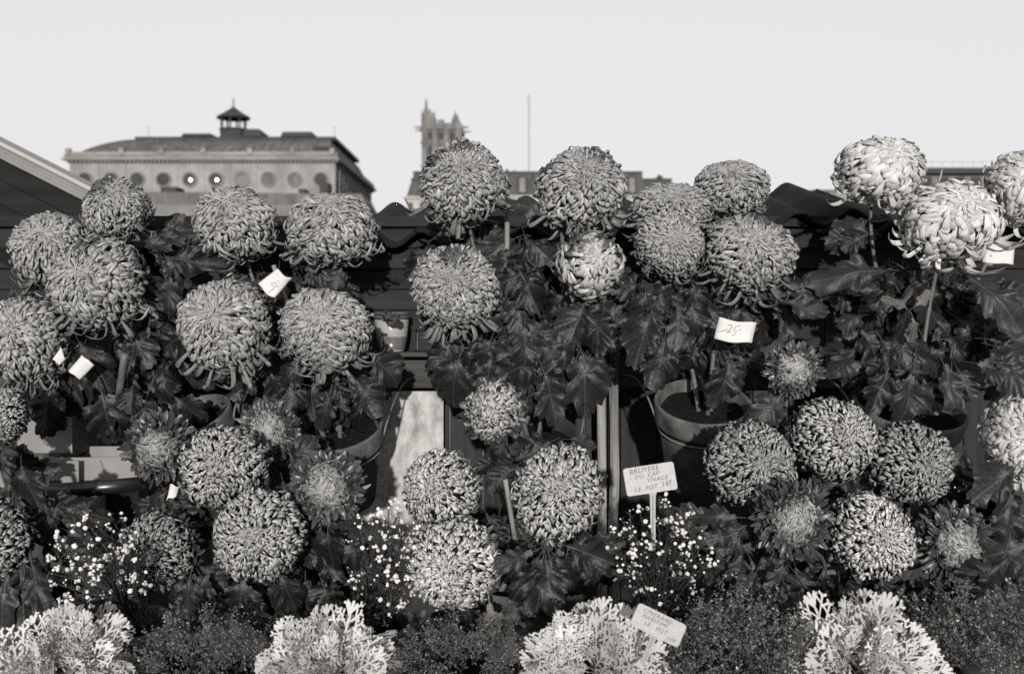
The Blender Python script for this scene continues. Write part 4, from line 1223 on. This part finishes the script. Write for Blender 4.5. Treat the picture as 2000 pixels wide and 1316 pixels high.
# round windows
lamps = (370, 421)
for i in range(10):
    q = 166 + i * 51.2
    wx, wz = (q - 1000) * s, CAMZ + (600 - 351) * s
    ro = .95
    fr = MB()
    vs, fs = [], []
    for j in range(24):
        a = 2 * math.pi * j / 24
        for (rr, yy) in ((ro, TY - .003), (ro, TY - .22), (ro * 1.28, TY - .22), (ro * 1.28, TY - .003)):
            vs.append((wx + rr * math.cos(a), yy, wz + rr * math.sin(a)))
    for j in range(24):
        for k in range(3):
            a, b = j * 4 + k, ((j + 1) % 24) * 4 + k
            fs.append((a, b, b + 1, a + 1))
    wo = fr.add(vs, fs).build('window', M_STONED, th_)
    pane = MB().add([(wx + ro * math.cos(2 * math.pi * j / 24), TY - .02, wz + ro * math.sin(2 * math.pi * j / 24)) for j in range(24)], [tuple(range(24))])
    po = pane.build('pane', {6: M_STONED, 7: M_SLATE, 8: M_SLATE}.get(i, M_DARKWIN), None); po.parent = wo
    # pilaster strips between the windows
    MB().box(wx + 25.6 * s - .22, wx + 25.6 * s + .22, TY - .13, TY - .004, zc - 5.4, zc - .1).build('pilaster', M_STONE, th_)
for q in lamps:
    wx, wz = (q + 4.5 - 1000) * s, CAMZ + (600 - 352.5) * s
    MB().lathe([(.02, -.24), (.17, -.16), (.24, 0), (.17, .16), (.02, .24)], 10, (wx, TY - .5, wz)).build('lamp', M_LAMP, th_, True)
# windows of the receding flank and lower roof
for i in range(11):
    yy = TY + 2.5 + i * 3.4
    MB().box(xb + .003, xb + .12, yy - .55, yy + .55, zc - 4.6, zc - 2.6).build('window', M_DARKWIN, th_)
    MB().box(xb + .003, xb + .25, yy + 1.3, yy + 1.9, zc - 5.4, zc - .1).build('pilaster', M_STONE, th_)
MB().box(xa - .3, xb + .3, TY - .4, TY - .004, zc - 5.9, zc - 5.45).build('string_course', M_STONED, th_)

# lower buildings and dark roofs in front of the hall
LY = 120.0; s = K * LY
lo = far_building('low_roof_block', 'low dark grey zinc roofs in front of the round-windowed hall', 500, LY)
MB().box((150 - 1000) * s, (715 - 1000) * s, LY, LY + 12, 0, CAMZ + (600 - 400) * s).build('wall', M_STONED, lo)
MB().prism([((150 - 1000) * s, CAMZ + (600 - 399) * s), ((715 - 1000) * s, CAMZ + (600 - 399) * s), ((704 - 1000) * s, CAMZ + (600 - 378) * s), ((290 - 1000) * s, CAMZ + (600 - 374) * s)], LY + .5, LY + 9).build('roof', M_SLATE, lo)
for (a, b, t) in ((302, 334, 361), (618, 634, 352), (576, 588, 365)):
    MB().box((a - 1000) * s, (b - 1000) * s, LY + 2, LY + 5, CAMZ + (600 - 398) * s, CAMZ + (600 - t) * s).build('chimney', M_SLATED, lo)

# --- square gothic tower
WYT = 280.0; s = K * WYT
tw = far_building('stone_tower', 'square sooty gothic tower with corner turret, statue and gargoyles', 862, WYT, 'tower')


def bx(name, a, b, t, u, y0, y1, m=M_TOWER):
    return MB().box((a - 1000) * s, (b - 1000) * s, WYT + y0, WYT + y1, CAMZ + (600 - u) * s, CAMZ + (600 - t) * s).build(name, m, tw)


MB().box((826 - 1000) * s, (900 - 1000) * s, WYT, WYT + 11, 0, CAMZ + (600 - 254) * s).build('shaft', M_TOWER, tw)
bx('cornice', 822, 904, 250, 253.9, -.8, 11.6)
bx('string_course', 822, 903, 276, 280, -.5, 11.4)
bx('string_course', 822, 903, 322, 327, -.5, 11.4)
for (a, b) in ((824, 834), (846, 854), (868, 876), (890, 902)):
    bx('buttress', a, b, 254.2, 420, -.9, -.02)
for (a, b) in ((836, 844), (856, 866), (878, 888)):
    bx('window', a, b, 284, 320, -.15, -.004, M_DARKWIN)
for (a, b) in ((836, 844), (856, 866), (878, 888)):
    bx('window', a, b, 258, 273, -.15, -.004, M_SLATED)
    bx('window', a, b, 332, 384, -.15, -.004, M_DARKWIN)
bx('parapet', 824, 902, 241, 249.8, -.4, .3)
bx('parapet', 824, 902, 241, 249.8, 10.6, 11.3)
bx('crenel', 855, 868, 234, 240.9, -.3, .2)
for q in (858, 872):
    bx('crenel', q - 12, q - 8, 237, 240.9, -.35, .25)
# corner turret with statue
zz = lambda y: CAMZ + (600 - y) * s
bx('turret', 823, 850, 228, 249.7, -.6, 4.4); bx('turret', 825, 847, 221, 227.9, -.2, 3.8); bx('turret', 827, 840, 213, 220.9, .3, 2.9)
for q in (824.5, 848):
    MB().lathe([(1.8 * s, zz(228)), (1.6 * s, zz(222)), (.3 * s, zz(215))], 6, ((q - 1000) * s, WYT, 0)).build('pinnacle', M_TOWER, tw)
MB().lathe([(2.6 * s, zz(213)), (2.9 * s, zz(207)), (2.3 * s, zz(202)), (2.5 * s, zz(199)), (1.2 * s, zz(195)), (1.4 * s, zz(193)), (.4 * s, zz(191))], 8, ((831.5 - 1000) * s, WYT + 1.5, 0)).build('statue', M_TOWER, tw)
bx('turret', 882, 897, 233, 249.7, -.52, 2.6); bx('turret', 884.5, 894.5, 226, 232.9, -.12, 2.2)
MB().lathe([(4 * s, zz(226)), (2 * s, zz(221)), (.4 * s, zz(215))], 6, ((889 - 1000) * s, WYT + 1.1, 0)).build('pinnacle', M_TOWER, tw)
MB().lathe([(4 * s, zz(249)), (4 * s, zz(236)), (1 * s, zz(228))], 8, ((897 - 1000) * s, WYT + 9, 0)).build('pinnacle', M_TOWER, tw)
for (a, b, y) in ((824, 811, 250), (824, 812, 256), (902, 916, 250), (902, 919, 259)):
    MB().tube([Vector(((a - 1000) * s, WYT, zz(y))), Vector(((a + b) / 2 * s - 1000 * s, WYT - .6, zz(y - .6))), Vector(((b - 1000) * s, WYT - 1.2, zz(y)))], .36, 6, .16).build('gargoyle', M_TOWER, tw)

# --- mansard blocks in the middle
def mansard(name, label, Y, x0, x1, eave, top, pav, dorm, chim, wall_m=M_PALE, inset=6):
    s = K * Y; e = far_building(name, label, (x0 + x1) / 2, Y)
    xx = lambda q: (q - 1000) * s
    zq = lambda q: CAMZ + (600 - q) * s
    MB().box(xx(x0), xx(x1), Y, Y + 14, 0, zq(eave)).build('wall', wall_m, e)
    MB().box(xx(x0) - .4, xx(x1) + .4, Y - .5, Y + 14.4, zq(eave) + .002, zq(eave) + .35).build('cornice', wall_m, e)
    z0, z1 = zq(eave) + .36, zq(top)
    a, b, i = xx(x0), xx(x1), inset * s
    MB().add([(a, Y, z0), (b, Y, z0), (b, Y + 14, z0), (a, Y + 14, z0), (a + i, Y + 1.5, z1), (b - i, Y + 1.5, z1), (b - i, Y + 12.5, z1), (a + i, Y + 12.5, z1)],
             [(0, 1, 5, 4), (1, 2, 6, 5), (2, 3, 7, 6), (3, 0, 4, 7), (4, 5, 6, 7)]).build('roof', M_ZINC, e)
    MB().box(a + i - .1, b - i + .1, Y + 1.3, Y + 12.7, z1 + .003, z1 + .3).build('roof_ledge', M_SLATED, e)
    for q in dorm:
        d = MB().box(xx(q) - 8.5 * s, xx(q) + 8.5 * s, Y - .2, Y + 2.5, zq(eave - 7), zq(top + 8)).build('dormer', M_SLATED, e)
        for (u0, u1) in ((-5, -.6), (.6, 5)):
            w = MB().box(xx(q) + u0 * s, xx(q) + u1 * s, Y - .26, Y - .203, zq(eave - 10), zq(top + 12)).build('window', M_STONE, None); w.parent = d
    for (q, w, t) in chim:
        MB().box(xx(q) - w * s, xx(q) + w * s, Y + 4, Y + 6, z1 + .31, zq(t + 4)).build('chimney', M_SLATED, e)
        MB().lathe([(w * .55 * s, zq(t + 4)), (w * .5 * s, zq(t))], 8, (xx(q), Y + 5, 0)).build('chimney_pot', M_SLATED, e)
    q = x0 + 8
    while q < x1 - 8:
        w = MB().box(xx(q) - 4 * s, xx(q) + 4 * s, Y - .06, Y - .004, zq(eave + 26), zq(eave + 8)).build('window', M_DARKWIN, e)
        q += 22
    return e


mansard('mansard_block', 'mansard-roofed block with dormers between the two central blooms', 170, 800, 1262, 386, 336, 0, (842, 880, 930, 976, 1020, 1090, 1150, 1200, 1234), ((1005, 3.5, 325), (990, 3, 322), (1212, 2, 330)))
mansard('mansard_block', 'dark mansard block with a chimney behind the clustered grey blooms', 176, 1250, 1320, 392, 350, 0, (), ((1296, 5, 334),), M_STONED)
mansard('mansard_block', 'dark steep pavilion with pale cornice at the foot of the gothic tower', 160, 794, 850, 388, 350, 0, (), (), M_PALE, 8)
ms = K * 200.0
mast = empty('radio_mast', Vector(((1033 - 1000) * ms, 200, 0)), 'tall thin lattice mast rising into the sky between the central blooms', 'mast')
pts_b, pts_t = CAMZ + (600 - 345) * ms, CAMZ + (600 - 186) * ms
for k in range(3):
    a = 2 * math.pi * k / 3
    MB().tube([Vector(((1033 - 1000) * ms + .16 * math.cos(a), 200 + .16 * math.sin(a), 0)), Vector(((1033 - 1000) * ms + .05 * math.cos(a), 200 + .05 * math.sin(a), pts_t))], .045, 5).build('rail', M_METAL, mast)
z_ = pts_b
while z_ < pts_t:
    MB().tube([Vector(((1033 - 1000) * ms - .14, 200, z_)), Vector(((1033 - 1000) * ms + .14, 200, z_ + .8))], .03, 4).build('brace', M_METAL, mast)
    z_ += .8

# --- flat-roofed block at right, low pale block
BY = 130.0; s = K * BY
fb = far_building('flat_roof_block', 'dark flat-roofed block with roof railing behind the white blooms', 1880, BY)
MB().box((1790 - 1000) * s, (2080 - 1000) * s, BY, BY + 18, 0, CAMZ + (600 - 341) * s).build('wall', M_STONED, fb)
MB().box((1786 - 1000) * s, (2084 - 1000) * s, BY - 1.2, BY + 18, CAMZ + (600 - 340.9) * s, CAMZ + (600 - 330) * s).build('roof_slab', M_SLATED, fb)
for k in range(9):
    q = 1800 + k * 32
    MB().box((q - 1000) * s, (q + 20 - 1000) * s, BY - .06, BY - .003, CAMZ + (600 - 372) * s, CAMZ + (600 - 346) * s).build('window', M_DARKWIN, fb)
for k in range(14):
    q = 1800 + k * 20
    MB().tube([Vector(((q - 1000) * s, BY, CAMZ + (600 - 330) * s)), Vector(((q - 1000) * s, BY, CAMZ + (600 - 315) * s))], .02, 4).build('rail_post', M_METAL, fb)
MB().tube([Vector(((1790 - 1000) * s, BY, CAMZ + (600 - 316) * s)), Vector(((2080 - 1000) * s, BY, CAMZ + (600 - 316) * s))], .02, 4).build('rail', M_METAL, fb)
pb = far_building('pale_block', 'low pale flat building seen over the corrugated roof dip', 1620, 150)
s = K * 150
MB().box((1588 - 1000) * s, (1700 - 1000) * s, 150, 160, 0, CAMZ + (600 - 375) * s).build('wall', M_STONE, pb)
MB().box((1586 - 1000) * s, (1702 - 1000) * s, 149.5, 160, CAMZ + (600 - 374.9) * s, CAMZ + (600 - 371) * s).build('coping', M_STONED, pb)
